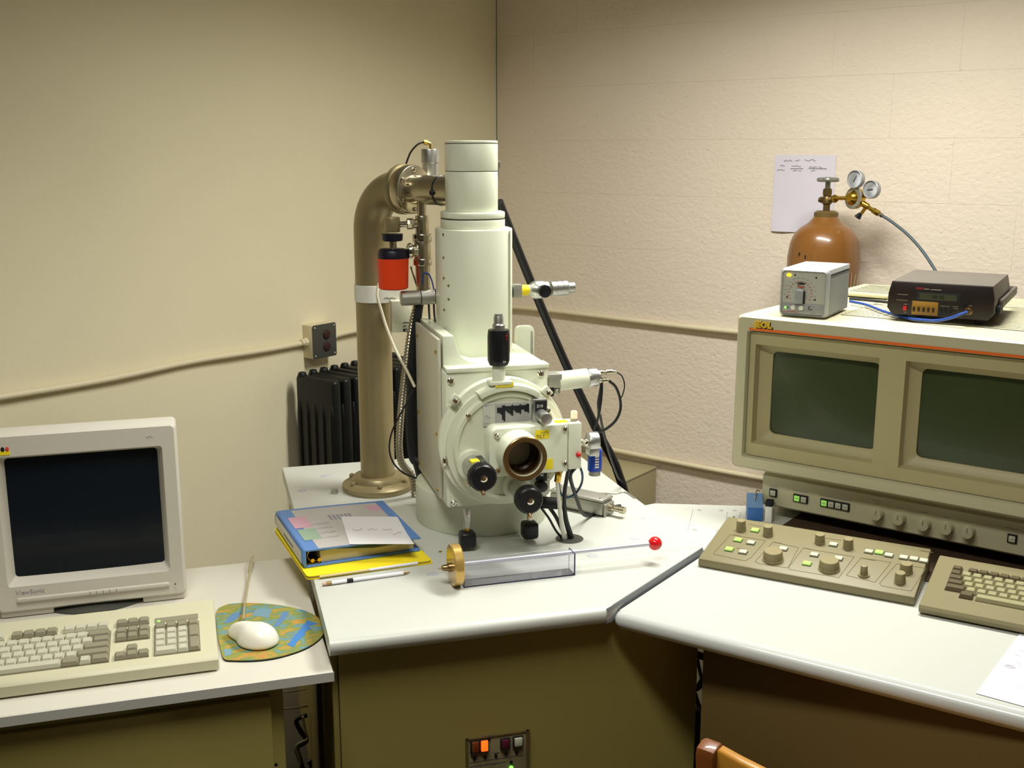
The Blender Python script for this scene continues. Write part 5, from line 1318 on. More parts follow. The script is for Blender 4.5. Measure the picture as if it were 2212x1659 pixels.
# bezel panel with two recessed openings
bz = t.add('bezel_panel', t.mb(), 'cons2') if False else None
s1 = (1.810, 2.057, 0.944, 1.138); s2 = (2.146, 2.394, 0.944, 1.138); s3 = (2.48, 2.72, 0.944, 1.138)
vb2 = cv_ + 0.012
q = t.mb(); bm = q.bm
xs = [1.767, 1.780, 2.064, 2.120, 2.404, 2.45, hu1 - 0.03]; zs_ = [0.893, 0.922, 1.156, 1.184]
V = [[bm.verts.new(Vector((x, vb2, z)) + q.off) for z in zs_] for x in xs]
for i in range(6):
    for j in range(3):
        if j == 1 and i in (1, 3): continue
        bm.faces.new((V[i][j], V[i + 1][j], V[i + 1][j + 1], V[i][j + 1]))
bz = t.add('bezel_panel', q, 'cons2')
for (a0, a1, S_) in ((1.780, 2.064, s1), (2.120, 2.404, s2)):
    q = t.mb(); bm = q.bm
    def rr(x0, x1, z0, z1, v, r): return [bm.verts.new(Vector((p[0], v, p[1])) + q.off) for p in rrect(x0, x1, z0, z1, r, 4)]
    rs = [rr(a0 - 0.0005, a1 + 0.0005, 0.9215, 1.1565, vb2, 0.0008), rr(a0, a1, 0.922, 1.156, vb2 + 0.002, 0.002), rr(a0 + 0.003, a1 - 0.003, 0.925, 1.153, vb2 + 0.02, 0.006),
          rr(S_[0] - 0.012, S_[1] + 0.004, S_[2] - 0.006, S_[3] + 0.006, vb2 + 0.026, 0.01), rr(S_[0], S_[1], S_[2], S_[3], vb2 + 0.032, 0.012), rr(S_[0], S_[1], S_[2], S_[3], vb2 + 0.042, 0.012)]
    for a, b in zip(rs, rs[1:]):
        n = len(a)
        for k in range(n): bm.faces.new((a[k], a[(k + 1) % n], b[(k + 1) % n], b[k]))
    bmesh.ops.remove_doubles(bm, verts=bm.verts, dist=1e-5)
    fr_ = t.add('screen_surround', q, 'cons2', ang=40)
    t.add('screen', tube_face(t.mb(), S_[0] - 0.002, S_[1] + 0.002, S_[2] - 0.002, S_[3] + 0.002, vb2 + 0.038, 0.010), 'crtg', fr_, ang=60)
# stripe and emblem
t.add('orange_stripe', t.mb().box(1.768, hu1 - 0.03, cv_ - 0.0012, cv_ + 0.002, 1.1890, 1.1945), 'orange', hs)
em = t.text('emblem_lettering', 'JEOL', 0.0185, (1.7815, cv_ - 0.0016, 1.1975), FRONT, 'emblem', hs, ext=0.0006, sx=1.06, bold=0.0011)
em2 = t.text('emblem_shadow', 'JEOL', 0.0185, (1.7832, cv_ - 0.0006, 1.1964), FRONT, 'blackm', hs, ext=0.0004, sx=1.06, bold=0.0019)
t.add('emblem_dot', t.mb().cyl((1.7765, cv_ - 0.001, 1.2025), (1.7765, cv_ - 0.0022, 1.2025), 0.0018, n=14), 'emblem', hs)
# top vents: raised slats in two decks
for (ua, ub, vs) in ((1.93, 2.78, [-1.20 + 0.021 * k for k in range(24)]),):
    sl_ = MB(); sl_.box(0, ub - ua, -0.0060, 0.0060, 0.0002, 0.0016, 0.0004, 1); sm_ = sl_.mesh('vent_slat', 'cons')
    for v in vs: t.inst('vent_slat', sm_, (ua, v, hz1 - 0.0012))
    t.add('vent_well', t.mb().box(ua - 0.004, ub + 0.004, vs[0] - 0.012, vs[-1] + 0.012, hz1 - 0.0016, hz1 - 0.0006), 'seam')
# lower strip with buttons and knobs
sv2 = -1.30
lo = t.add('button_strip', t.mb().prism([(sv2 + 0.002, 0.864), (sv2 + 0.010, 0.842), (sv2, 0.838), (sv2, 0.770), (sv2 + 0.006, 0.765), (sv2 + 0.14, 0.765), (sv2 + 0.14, 0.864)], 1.797, 2.80, 'yz', 0.001), 'cons')
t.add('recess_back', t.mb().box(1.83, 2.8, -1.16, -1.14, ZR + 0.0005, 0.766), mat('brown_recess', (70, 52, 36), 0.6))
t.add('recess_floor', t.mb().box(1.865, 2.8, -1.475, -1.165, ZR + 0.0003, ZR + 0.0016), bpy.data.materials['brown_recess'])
t.add('recess_side', t.mb().box(1.798, 1.83, -1.20, -0.72, ZR + 0.0005, 0.764, 0.001), 'cons')
t.add('console_leg', t.mb().box(1.81, 2.75, -1.10, -0.72, ZR + 0.0003, hz0 + 0.005, 0.002), 'cons')
def bt(x, y): return FR.v(x, y, sv2)
bw = 0.0165
for (px_, py_, n, lit) in ((1671, 1064, 1, ()), (1730, 1077, 2, (0,)), (1804, 1090, 4, (0,)), (2187, 1163, 1, ())):
    c = bt(px_, py_); w = bw * n
    h = t.add('key_housing', t.mb().box(c[0] - w / 2 - 0.0012, c[0] + w / 2 + 0.0012, sv2 - 0.004, sv2 + 0.001, c[2] - bw / 2 - 0.001, c[2] + bw / 2 + 0.001, 0.0008), 'blackm', lo)
    for k in range(n):
        x = c[0] - w / 2 + bw * (k + 0.5)
        t.add('push_key', t.mb().box(x - 0.0064, x + 0.0064, sv2 - 0.006, sv2 - 0.0035, c[2] - 0.0068, c[2] + 0.0062, 0.0008), 'ledg' if k in lit else 'ledk', lo, label='lit green push key' if k in lit else None)
        q = t.mb(); q.box(x - 0.0035, x + 0.0035, sv2 - 0.0063, sv2 - 0.0058, c[2] - 0.0008, c[2] + 0.0008); t.add('key_print', q, 'inkl', lo)
q = t.mb()
for (px_, py_) in ((1898, 1108), (1945, 1118), (1999, 1130), (2048, 1138), (2094, 1146)):
    c = bt(px_, py_)
    t.add('strip_knob', t.mb().lathe([(0.0135, 0), (0.0128, 0.004), (0.0122, 0.018), (0.0112, 0.0205), (0, 0.021)], (c[0], sv2, c[2] - 0.001), (0, -1, 0), 28), 'cons', lo)
    t.add('knob_pointer', t.mb().box(c[0] - 0.001, c[0] + 0.001, sv2 - 0.0216, sv2 - 0.0195, c[2], c[2] + 0.0105), 'knob', lo)
for (x0, y0, x1, y1) in ((1662, 1049, 1680, 1052), (1712, 1058, 1745, 1064), (1770, 1069, 1840, 1081), (1780, 1048, 1885, 1066), (1884, 1080, 1905, 1084), (1890, 1087, 1902, 1089), (1938, 1096, 1952, 1098), (1990, 1106, 2004, 1108), (2038, 1117, 2054, 1120), (2086, 1126, 2102, 1129), (2174, 1139, 2200, 1144)):
    a = bt(x0, y0); b = bt(x1, y1); z = min(a[2], 0.8355)
    if a[2] > 0.838: continue
    q.box(a[0], b[0], sv2 - 0.0005, sv2 + 0.0005, z - 0.0007, z + 0.0007)
t.add('strip_print', q, 'inkl', lo)
pa = FR.z(1712, 1104, ZR + 0.03)
t.add('cable_port', t.mb().ball((1.842, -1.19, ZR + 0.016), (0.026, 0.05, 0.015), 20, 10), 'blackm')

# operator panel
f0 = FR.z(1508, 1222, ZR + 0.002); f1 = FR.z(1975, 1308, ZR + 0.002)
pa = math.atan2(f1[1] - f0[1], f1[0] - f0[0]); pw = (Vector(f1[:2]) - Vector(f0[:2])).length; pdp = 0.198
t = Thing('control_panel', 'sloping khaki control panel with knobs and green lit keys on the right desk', 'control panel', FR, f0[0], f0[1], ZR, rot=pa, local=True)
zf, zr_ = 0.021, 0.050
q = t.mb(); q.prism([(0.0, 0.002), (-0.002, 0.006), (0.0, zf - 0.003), (0.004, zf), (pdp, zr_), (pdp + 0.004, zr_ - 0.004), (pdp + 0.004, 0.002)], 0.0, pw, 'yz', 0.0025)
ps = t.add('panel_shell', q, 'conspanel')
ptl = math.atan2(zr_ - zf, pdp - 0.004)
def pz(y): return zf + (y - 0.004) * math.tan(ptl)
PW = FR.w(f0[0], f0[1], ZR); prot = FR.a + pa
PUv = Vector((math.cos(prot), math.sin(prot), 0)); PVv = Vector((-math.sin(prot), math.cos(prot), 0))
PN = (Vector((0, 0, 1)) * math.cos(ptl) - PVv * math.sin(ptl)); P0 = PW + PVv * 0.004 + Vector((0, 0, zf))
def pl_(x, y):          # measured point on the sloping face -> local x, y
    r = ray(x, y); cam_ = Vector((0, 0, H)); s_ = (P0 - cam_).dot(PN) / r.dot(PN); p = cam_ + r * s_ - PW
    return (p.dot(PUv), p.dot(PVv))
nrm = Vector((0, -math.sin(ptl), math.cos(ptl)))
RX = Matrix.Rotation(ptl, 3, 'X')
def pk(x, y, lit, h=0.0045):
    c = pl_(x, y); z = pz(c[1])
    b = t.mb(); b.box(c[0] - 0.0078, c[0] + 0.0078, c[1] - 0.0065, c[1] + 0.0065, z - 0.001, z + h, 0.0008, 1, rot=RX)
    t.add('panel_key', b, 'ledg' if lit else 'ledk', ps, label='lit green key' if lit else None)
    b = t.mb(); b.box(c[0] - 0.0088, c[0] + 0.0092, c[1] - 0.0076, c[1] + 0.0074, z - 0.0015, z + 0.0012, rot=RX); t.add('key_surround', b, 'seam', ps)
for x, y, l in ((1631, 1147, 1), (1594, 1168, 1), (1622, 1174, 0), (1575, 1188, 1), (1605, 1194, 0), (1692, 1187, 0), (1759, 1200, 0), (1743, 1219, 1), (1811, 1208, 0), (1800, 1178, 0), (1877, 1193, 0), (1899, 1195, 1), (1920, 1201, 0), (1952, 1206, 0), (1974, 1209, 0), (1995, 1213, 0)):
    pk(x, y, l)
def pknob(x, y, r, h, grip=18, cap=0.0):      # (x, y) = where its foot centre stands
    c = pl_(x, y); z = pz(c[1]); p = Vector((c[0], c[1], z))
    b = t.mb(); n = grip * 2
    ax = nrm; e1 = Vector((1, 0, 0)); e2 = ax.cross(e1)
    prof = [(r * 1.06, 0), (r * 1.06, h * 0.12), (r, h * 0.18), (r * 0.93, h * 0.9), (r * 0.86, h), (0, h)]
    rings = []
    for k, (rr_, hh) in enumerate(prof):
        if rr_ == 0: rings.append([b.bm.verts.new(p + ax * hh)]); continue
        rings.append([b.bm.verts.new(p + ax * hh + (e1 * math.cos(2 * PI * i / n) + e2 * math.sin(2 * PI * i / n)) * rr_ * (1 if (i % 2 or k not in (2, 3)) else 0.955)) for i in range(n)])
    for a, c2 in zip(rings, rings[1:]):
        for i in range(n):
            j = (i + 1) % n
            if len(c2) == 1: b.bm.faces.new((a[i], a[j], c2[0]))
            else: b.bm.faces.new((a[i], a[j], c2[j], c2[i]))
    b.bm.faces.new(list(reversed(rings[0])))
    t.add('panel_knob', b, 'knob', ps, ang=25)
for x, y, r, h in ((1601, 1145, 0.0105, 0.024), (1659, 1156, 0.0105, 0.022), (1771, 1173, 0.0105, 0.021), (1832, 1184, 0.0105, 0.022), (1670, 1209, 0.0205, 0.021), (1791, 1229, 0.0205, 0.021), (1957, 1236, 0.0125, 0.02), (1944, 1258, 0.0105, 0.022)):
    pknob(x, y, r, h)
c = pl_(1866, 1243); z = pz(c[1]); p = Vector((c[0], c[1], z))
t.add('joystick', t.mb().cyl(p, p + nrm * 0.003, 0.0115, n=24).cyl(p + nrm * 0.003, p + nrm * 0.007, 0.008, n=20).cyl(p + nrm * 0.007, p + nrm * 0.023, 0.0072, 0.0066, n=20, bev=0.001), 'knob', ps)
q = t.mb()
def pline(pts, w=0.0005):
    for a, b in zip(pts, pts[1:]):
        a, b = Vector(pl_(*a)), Vector(pl_(*b)); d = (b - a).normalized(); n_ = Vector((-d.y, d.x)) * w
        vs = [q.bm.verts.new((v_.x, v_.y, pz(v_.y) + 0.0005)) for v_ in (a - n_, b - n_, b + n_, a + n_)]
        q.bm.faces.new(vs)
for pts in ([(1578, 1155), (1543, 1193), (1541, 1197), (1609, 1212), (1622, 1205), (1654, 1168), (1578, 1155)], [(1670, 1171), (1631, 1213), (1640, 1218), (1702, 1227), (1725, 1183), (1670, 1171)],
            [(1735, 1184), (1704, 1225), (1705, 1230), (1812, 1248), (1845, 1203), (1735, 1184)], [(1860, 1205), (1828, 1243), (1890, 1258), (1925, 1215), (1860, 1205)], [(1937, 1218), (1900, 1260), (1905, 1266), (1968, 1277), (2000, 1228), (1937, 1218)],
            [(1616, 1132), (1645, 1138)], [(1780, 1162), (1818, 1168)], [(1868, 1184), (1930, 1195)], [(1943, 1198), (2007, 1208)], [(1590, 1184), (1605, 1186)]):
    pline(pts)
for a, b in (((1584, 1155), (1600, 1158)), ((1672, 1171), (1690, 1175)), ((1738, 1184), (1756, 1188)), ((1862, 1206), (1890, 1211)), ((1987, 1189), (2015, 1194))): pline([a, b], 0.0011)
t.add('panel_print', q, 'cabdark', ps)

# right keyboard
f0 = FR.z(1983, 1325, ZR + 0.002); f1 = FR.z(2212, 1371, ZR + 0.002)
ka = math.atan2(f1[1] - f0[1], f1[0] - f0[0]); kw2, kd2 = 0.44, 0.205
print('kb2 angle', math.degrees(ka), math.degrees(pa), pw)
t = Thing('console_keyboard', 'khaki keyboard with brown side keys next to the control panel', 'keyboard', FR, f0[0], f0[1], ZR, rot=ka, local=True)
zf2, zr2 = 0.020, 0.05
q = t.mb(); q.prism([(0.0, 0.005), (-0.003, zf2 - 0.006), (0.0, zf2), (kd2, zr2), (kd2, 0.002), (0.02, 0.002)], 0, kw2, 'yz', 0.003)
k2 = t.add('shell', q, 'conspanel')
tl2 = math.atan2(zr2 - zf2, kd2)
def kz(y): return zf2 + y * math.tan(tl2)
def kk2(x, y, w, d, m):
    k_ = ('b', round(w, 4), round(d, 4), m)
    if k_ not in KM: KM[k_] = keymesh('key', w, d, m, 0.0085)
    o = bpy.data.objects.new('key', KM[k_]); COL.objects.link(o); o.parent = k2; o.location = (x, y, kz(y) - 0.0005); o.rotation_euler = (tl2, 0, 0)
y0b = 0.070; xb = 0.033
for r_ in range(4):
    y = y0b + (r_ + 0.5) * P19; off = (1.9, 1.55, 1.3, 1.05)[r_] if r_ < 4 else 1
    kk2(xb + off * P19 / 2, y, off * P19, P19, 'keykd')
    x = xb + off * P19
    for k in range(13): kk2(x + (k + 0.5) * P19, y, P19, P19, 'keyk')
y = y0b + 4.5 * P19
kk2(xb + 0.5 * P19, y, P19, P19 * 0.9, 'keykd')
for k in range(12): kk2(xb + (2.0 + k) * P19, y, P19, P19 * 0.9, 'keykd')
kk2(xb + 2.15 * P19, y0b - 0.5 * P19, 1.3 * P19, P19, 'keykd')
kk2(xb + 7.0 * P19, y0b - 0.5 * P19, 8 * P19, P19, 'keyk')
b = t.mb(); yy0, yy1 = y0b - 0.001, y0b + 5 * P19
vs = [b.bm.verts.new(p) for p in ((xb - 0.002, yy0, kz(yy0) + 0.0004), (kw2 - 0.03, yy0, kz(yy0) + 0.0004), (kw2 - 0.03, yy1, kz(yy1) + 0.0004), (xb - 0.002, yy1, kz(yy1) + 0.0004))]
b.bm.faces.new(vs); t.add('key_recess', b, 'recess', k2)

# paper on the right desk
pA = FR.z(2108, 1499, ZR); pB = FR.z(2212, 1366, ZR)
t = Thing('desk_paper', 'white paper sheet with small pencil drawings at the front of the right desk', 'paper', FR, pA[0], pA[1], ZR)
q = t.mb(); q.prism([(pA[0], pA[1]), (pA[0] + 0.2155, pA[1] + 0.002), (pA[0] + 0.219, pA[1] + 0.281), (pA[0] + 0.004, pA[1] + 0.279)], ZR + 0.0008, ZR + 0.0016, 'xy'); t.add('sheet', q, 'paper')
q = t.mb(); c = FR.z(2182, 1440, ZR + 0.002)
q.tube([(c[0] + 0.008 * math.cos(a * PI / 8), c[1] + 0.006 * math.sin(a * PI / 8), ZR + 0.0016) for a in range(17)], 0.0006, 4, 1).tube([(c[0] + 0.005 * math.cos(a * PI / 8), c[1] + 0.003 * math.sin(a * PI / 8), ZR + 0.0016) for a in range(17)], 0.0006, 4, 1)
for (x, y) in ((2192, 1414), (2196, 1432), (2203, 1405)): c = FR.z(x, y, ZR + 0.002); scribble(q, c[0], c[0] + 0.008, c[1], 0, 0.006, 0.0005, 'xy', ZR + 0.0016)
t.add('pencil_drawing', q, 'inkl')
q = t.mb(); c = FR.z(2186, 1480, ZR + 0.002); scribble(q, c[0], c[0] + 0.03, c[1], 0, 0.004, 0.0004, 'xy', ZR + 0.0016); t.add('red_drawing', q, 'inkpink')

# blue box with clip, white block, small metal clip behind the panel
c0 = FR.z(1612, 1122, ZR); c1 = FR.z(1648, 1122, ZR)
t = Thing('blue_box', 'small blue box with a metal hook on top standing behind the control panel', 'box', FR, (c0[0] + c1[0]) / 2, (c0[1] + c1[1]) / 2, ZR, rot=R(30), local=True)
t.add('body', t.mb().box(-0.018, 0.018, -0.012, 0.03, 0.0005, 0.032, 0.0015), 'bluebox')
t.add('sloping_lid', t.mb().prism([(-0.012, 0.0325), (0.03, 0.0325), (0.03, 0.056), (0.022, 0.058)], -0.018, 0.018, 'yz', 0.001), mat('blue_lid', (122, 160, 208), 0.4))
t.add('hook', t.mb().tube([(0, 0.004, 0.045), (-0.001, 0.002, 0.05), (0.002, 0.014, 0.062), (0.004, 0.02, 0.066), (0.012, 0.022, 0.063)], 0.0016, 8), 'chrome')
c2 = FR.z(1660, 1128, ZR)
t = Thing('white_block', 'small white block standing beside the blue box', 'block', FR, c2[0], c2[1], ZR, rot=R(10), local=True)
t.add('body', t.mb().box(-0.008, 0.008, -0.006, 0.02, 0.0003, 0.038, 0.001), 'white')
t.add('dark_cap', t.mb().box(-0.010, 0.007, 0.0, 0.018, 0.038, 0.052, 0.001), 'blackm')
c3 = FR.z(1580, 1128, ZR)
t = Thing('metal_clip', 'tiny silver clip lying at the left rear corner of the control panel', 'clip', FR, c3[0], c3[1], ZR, rot=R(20), local=True)
t.add('body', t.mb().box(-0.005, 0.006, -0.012, 0.006, 0.0, 0.007, 0.0015), 'chrome')
t.add('tongue', t.mb().cyl((0.002, 0.006, 0.004), (0.003, 0.022, 0.006), 0.0025, n=10), 'alu')

# ------------------------------------------------------------------ instruments on the console
ZT = 1.2245
m0 = FR.z(1681, 681, ZT); m1 = FR.z(1782, 684, ZT)
ma = math.atan2(m1[1] - m0[1], m1[0] - m0[0]); mw = (Vector(m1[:2]) - Vector(m0[:2])).length
print('meter', m0, m1, mw, math.degrees(ma))
ma = R(6); mw = 0.1085
t = Thing('vacuum_gauge_meter', 'square grey meter with a lit yellow lamp on the left end of the console', 'meter', FR, m0[0], m0[1], ZT, rot=ma, local=True)
mh, md = 0.108, 0.188
t.add('case', t.mb().box(0.002, mw - 0.002, 0.012, md, 0.002, mh - 0.002, 0.0015), 'meter')
t.add('side_louvres', t.mb().box(mw - 0.003, mw - 0.0012, 0.018, md - 0.004, 0.004, mh - 0.012), 'meters')
lv = MB(); lv.box(-0.0006, 0.0012, -0.0011, 0.0011, 0.006, mh - 0.022, 0.0004, 1); lm = lv.mesh('louvre', 'meter')
for k in range(28): t.inst('louvre', lm, (mw - 0.0018, 0.022 + k * 0.0058, 0))
tb = MB(); tb.box(-0.0012, 0.0, -0.0022, 0.0022, 0, 0.0035); tm = tb.mesh('top_slot', 'blackm')
for k in range(20): t.inst('top_slot', tm, (mw - 0.0006, 0.026 + k * 0.0078, mh - 0.016))
fp = t.add('front_frame', frame(t.mb(), (0, mw, 0, mh), (0.005, mw - 0.007, 0.005, mh - 0.007), 0.0, 0.014, (0.0, 0.0, 0.0, 0.0)), 'meter')
fc = t.add('front_panel', t.mb().box(0.004, mw - 0.006, 0.004, 0.012, 0.004, mh - 0.006), 'meterp')
f_ = 0.0036
t.add('yellow_lamp', t.mb().ball((0.019, f_, mh - 0.016), (0.0055, 0.004, 0.0035), 14, 10), 'ledy', fc, label='lit yellow lamp')
t.add('lower_band', t.mb().box(0.005, mw - 0.007, 0.0025, 0.0045, 0.0055, 0.029, 0.0005), 'meter', fc)
t.add('range_knob', t.mb().prism(rrect(0.036, 0.055, 0.030, 0.062, 0.008, 5, (0, 0, 1, 1)), -0.005, 0.004, 'xz', 0.001), 'meter', fc)
t.add('knob_side', t.mb().prism(rrect(0.0545, 0.0575, 0.030, 0.058, 0.0012, 2), -0.004, 0.004, 'xz'), 'blackm', fc)
for x in (0.033, 0.051): t.add('trim_knob', t.mb().cyl((x, 0.004, 0.020), (x, -0.003, 0.020), 0.0052, n=18, bev=0.001), 'white', fc)
t.add('green_lamp', t.mb().box(0.013, 0.017, 0.002, 0.004, 0.0165, 0.0215), 'ledgr', fc)
for x, z in ((0.0195, 0.019), (0.068, 0.019), (0.073, 0.0175), (0.0685, 0.0235), (0.017, 0.042), (0.080, 0.040), (0.080, mh - 0.019), (0.0325, mh - 0.0155)):
    t.add('jack_hole', t.mb().cyl((x, f_ + 0.0005, z), (x, f_ - 0.0012, z), 0.0018, n=10), 'blackm', fc)
t.text('meter_lettering', 'mbar', 0.0085, (0.039, f_ - 0.0004, mh - 0.036), FRONT, 'black', fc, bold=0.0003)
t.text('meter_lettering', 'Torr', 0.0085, (0.039, f_ - 0.0004, mh - 0.0435), FRONT, 'inkred', fc, bold=0.0003)
q = t.mb()
for k in range(16):
    a = R(-30 + 240 * k / 15); x, z = 0.046 + 0.026 * math.cos(a), 0.052 + 0.026 * math.sin(a)
    if z > 0.036: q.box(x - 0.0022, x + 0.0022, f_ - 0.0005, f_ + 0.0005, z - 0.0005, z + 0.0005)
t.add('red_scale', q, 'inkred', fc)
q = t.mb(); scribble(q, 0.010, 0.046, 0, 0.0098, 0.003, 0.0005, 'xz', 0.0022); t.add('red_print', q, 'inkred', fc)
q = t.mb()
for k in range(14):
    a = R(-25 + 230 * k / 13); x, z = 0.046 + 0.034 * math.cos(a), 0.052 + 0.034 * math.sin(a); q.box(x - 0.0018, x + 0.0018, f_ - 0.0005, f_ + 0.0005, z - 0.0004, z + 0.0004)
for x0, x1, z in ((0.010, 0.018, 0.026), (0.022, 0.031, 0.0255), (0.062, 0.072, 0.0255), (0.074, 0.082, 0.0255), (0.074, 0.083, 0.0095)): q.box(x0, x1, 0.002, 0.003, z - 0.0007, z + 0.0007)
t.add('black_scale', q, 'inkl', fc)
for x in (0.012, mw - 0.014):
    for y in (0.02, md - 0.02): t.add('foot', t.mb().cyl((x, y, -0.0005), (x, y, 0.003), 0.005, n=12), 'blackm')

# dark bench instrument
d0 = FR.z(1918, 688, ZT); d1 = FR.z(2140, 706, ZT)
da = math.atan2(d1[1] - d0[1], d1[0] - d0[0])
print('dmm', d0, d1, (Vector(d1[:2]) - Vector(d0[:2])).length, math.degrees(da))
da = R(6.8); dw, dd, dh = 0.217, 0.27, 0.083
t = Thing('bench_meter', 'dark brown bench meter with an ochre key row on the console top', 'meter', FR, d0[0] - 0.002, d0[1] - 0.002, ZT, rot=da, local=True)
out = [(0.010, 0.0105), (dw - 0.010, 0.0105), (dw + 0.001, 0.026), (dw, 0.058), (dw - 0.006, dh + 0.001), (0.006, dh + 0.001), (0.0, 0.058), (-0.001, 0.026)]
t.add('case', t.mb().prism(out, 0.006, dd, 'xz', 0.004), 'dmm')
fp = t.add('front_panel', t.mb().prism([(x * 1.0, z) for x, z in out], -0.004, 0.008, 'xz', 0.004), 'dmmf')
v = -0.0042
t.add('display_window', t.mb().box(0.060, 0.150, v - 0.0008, v + 0.001, 0.046, 0.064, 0.0004), 'blackm', fp)
t.add('display_glass', t.mb().box(0.066, 0.142, v - 0.0012, v, 0.0485, 0.0615), 'lcd', fp)
t.text('display_digits', '-00.03', 0.0105, (0.090, v - 0.0014, 0.0513), FRONT, 'black', fp)
t.add('ochre_panel', t.mb().box(0.052, 0.106, v - 0.0008, v + 0.001, 0.014, 0.044, 0.0004), 'dmmy', fp)
for k in range(5): t.add('range_key', t.mb().box(0.0545 + k * 0.010, 0.0585 + k * 0.010, v - 0.004, v, 0.021, 0.031, 0.0006), 'dmmf', fp)
for k in range(3): t.add('function_key', t.mb().box(0.109 + k * 0.010, 0.113 + k * 0.010, v - 0.004, v, 0.020, 0.030, 0.0006), 'black', fp)
t.add('power_key', t.mb().box(0.034, 0.042, v - 0.004, v, 0.0215, 0.031, 0.001), 'red', fp)
for (x0, x1, z) in ((0.020, 0.042, 0.056), (0.019, 0.042, 0.0435)): t.add('print_bar', t.mb().box(x0, x1, v - 0.0006, v + 0.0004, z - 0.0005, z + 0.0006), 'keyd', fp)
for x0, x1, z in ((0.074, 0.085, 0.071), (0.087, 0.110, 0.0705), (0.0345, 0.042, 0.035), (0.036, 0.042, 0.0175), (0.110, 0.118, 0.0365), (0.119, 0.129, 0.0365), (0.135, 0.146, 0.037), (0.138, 0.146, 0.0325), (0.166, 0.174, 0.041)):
    t.add('front_print', scribble(t.mb(), x0, x1, 0, z, 0.0018, 0.0003, 'xz', v - 0.0004), 'keyl', fp)
t.add('red_badge', t.mb().box(0.058, 0.073, v - 0.0006, v + 0.0004, 0.069, 0.0735), mat('dark_red_badge', (130, 34, 36), 0.5), fp)
t.add('input_jack', t.mb().lathe([(0.0085, 0), (0.0085, 0.004), (0.0055, 0.0045), (0.0055, 0.013), (0.0065, 0.014), (0.0065, 0.02), (0, 0.02)], (0.168, v, 0.030), (0, -1, 0), 20), 'bronze', fp)
for x in (0.03, dw - 0.03):
    for y in (0.03, dd - 0.03): t.add('foot', t.mb().cyl((x, y, 0.0), (x, y, 0.014), 0.010, n=14), 'blackm')
hd = t.add('carry_handle', t.mb().box(dw + 0.001, dw + 0.010, 0.02, 0.075, 0.020, 0.040, 0.004), 'blackm')
t.add('handle_bail', t.mb().box(dw + 0.002, dw + 0.010, 0.06, dd + 0.07, 0.030, 0.050, 0.003), 'dmm', hd)
t.add('handle_bail', t.mb().box(-0.010, -0.002, 0.06, dd + 0.07, 0.030, 0.050, 0.003).box(-0.010, dw + 0.010, dd + 0.062, dd + 0.07, 0.030, 0.050, 0.003), 'dmm', hd)
def dw_(x, y, z):
    o = FR.w(d0[0] - 0.002, d0[1] - 0.002, ZT); a = FR.a + da; return Vector((o.x + x * math.cos(a) - y * math.sin(a), o.y + x * math.sin(a) + y * math.cos(a), ZT + z))
# cables on the console
def wsolo(nm, lb, cat, P_, r, m, n=8, sub=6):
    mb = MB(-P_[0]); mb.tube(P_, r, n, sub); o = bpy.data.objects.new(nm, mb.mesh(nm, m)); COL.objects.link(o); o.location = P_[0]; o['label'] = lb; o['category'] = cat; return o
def zr3(x, y, z): a = FR.z(x, y, z); return FR.w(a[0], a[1], z)
wsolo('blue_cable', 'blue cable from behind the grey meter to the front jack of the dark meter', 'cable',
      [zr3(1836, 651, ZT + 0.0055), zr3(1870, 658, ZT + 0.0055), zr3(1910, 673, ZT + 0.005), zr3(1960, 687, ZT + 0.0045), dw_(0.085, -0.018, 0.005), dw_(0.11, -0.022, 0.007), dw_(0.135, -0.03, 0.015), dw_(0.155, -0.036, 0.025), dw_(0.168, -0.027, 0.030)], 0.0032, 'bluec')
wsolo('power_cord', 'black power cord running behind the grey meter to the dark meter', 'cable', [zr3(1835, 645, ZT + 0.006), zr3(1870, 648, ZT + 0.006), zr3(1910, 652, ZT + 0.006), zr3(1940, 656, ZT + 0.006)], 0.0035, 'rubber')

# flat louvred cover lying at the back of the console
a0 = FR.z(1836, 640, ZT); 
t = Thing('louvred_cover', 'cream slotted cover plate lying on the console behind the grey meter', 'cover', FR, 1.80, -0.86, ZT)
t.add('plate', t.mb().box(1.80, 2.02, -0.90, -0.70, ZT, ZT + 0.010, 0.002), 'cons')
q = MB(); q.box(0, 0.17, -0.003, 0.003, 0, 0.0016); qm = q.mesh('slot', 'seam')
for k in range(6): t.inst('slot', qm, (1.825, -0.875 + k * 0.028, ZT + 0.0092))

# ================================================================== GAS CYLINDER
gv = -0.165
g = FR.v(1780, 540, gv); gu = g[0]
def G(x, y): return FR.v(x, y, gv)
Zg = lambda y: G(1781, y)[2]
gr_ = (FR.v(1856, 545, gv)[0] - FR.v(1705, 545, gv)[0]) / 2 * 0.985
zn = G(1780, 478)[2]; znt = G(1780, 455)[2]; zsh = G(1780, 545)[2]
print('cyl r', gr_, zn, zsh)
t = Thing('gas_cylinder', 'tall brown gas cylinder with a cast handwheel standing by the right wall', 'gas cylinder', FR, gu, gv, 0)
hz = zn - zsh
pr = [(gr_ - 0.012, 0.0), (gr_ - 0.003, 0.006), (gr_, 0.02), (gr_, 1.17), (gr_, Zg(556)), (0.1125, Zg(540)), (0.1095, Zg(527)), (0.106, Zg(519)), (0.101, Zg(511)), (0.094, Zg(503)), (0.085, Zg(496)), (0.074, Zg(489.5)), (0.060, Zg(484)), (0.053, Zg(480)), (0.044, Zg(473)), (0.0375, Zg(467)), (0.034, zn - 0.002)]
for k in range(0):
    a = PI / 2 * k / 12; 
    pr.append((0.033 + (gr_ - 0.033) * math.cos(a) ** 0.9, zsh + (hz - 0.010) * math.sin(a)))
pr += [(0.034, zn + 0.004), (0, zn + 0.004)]
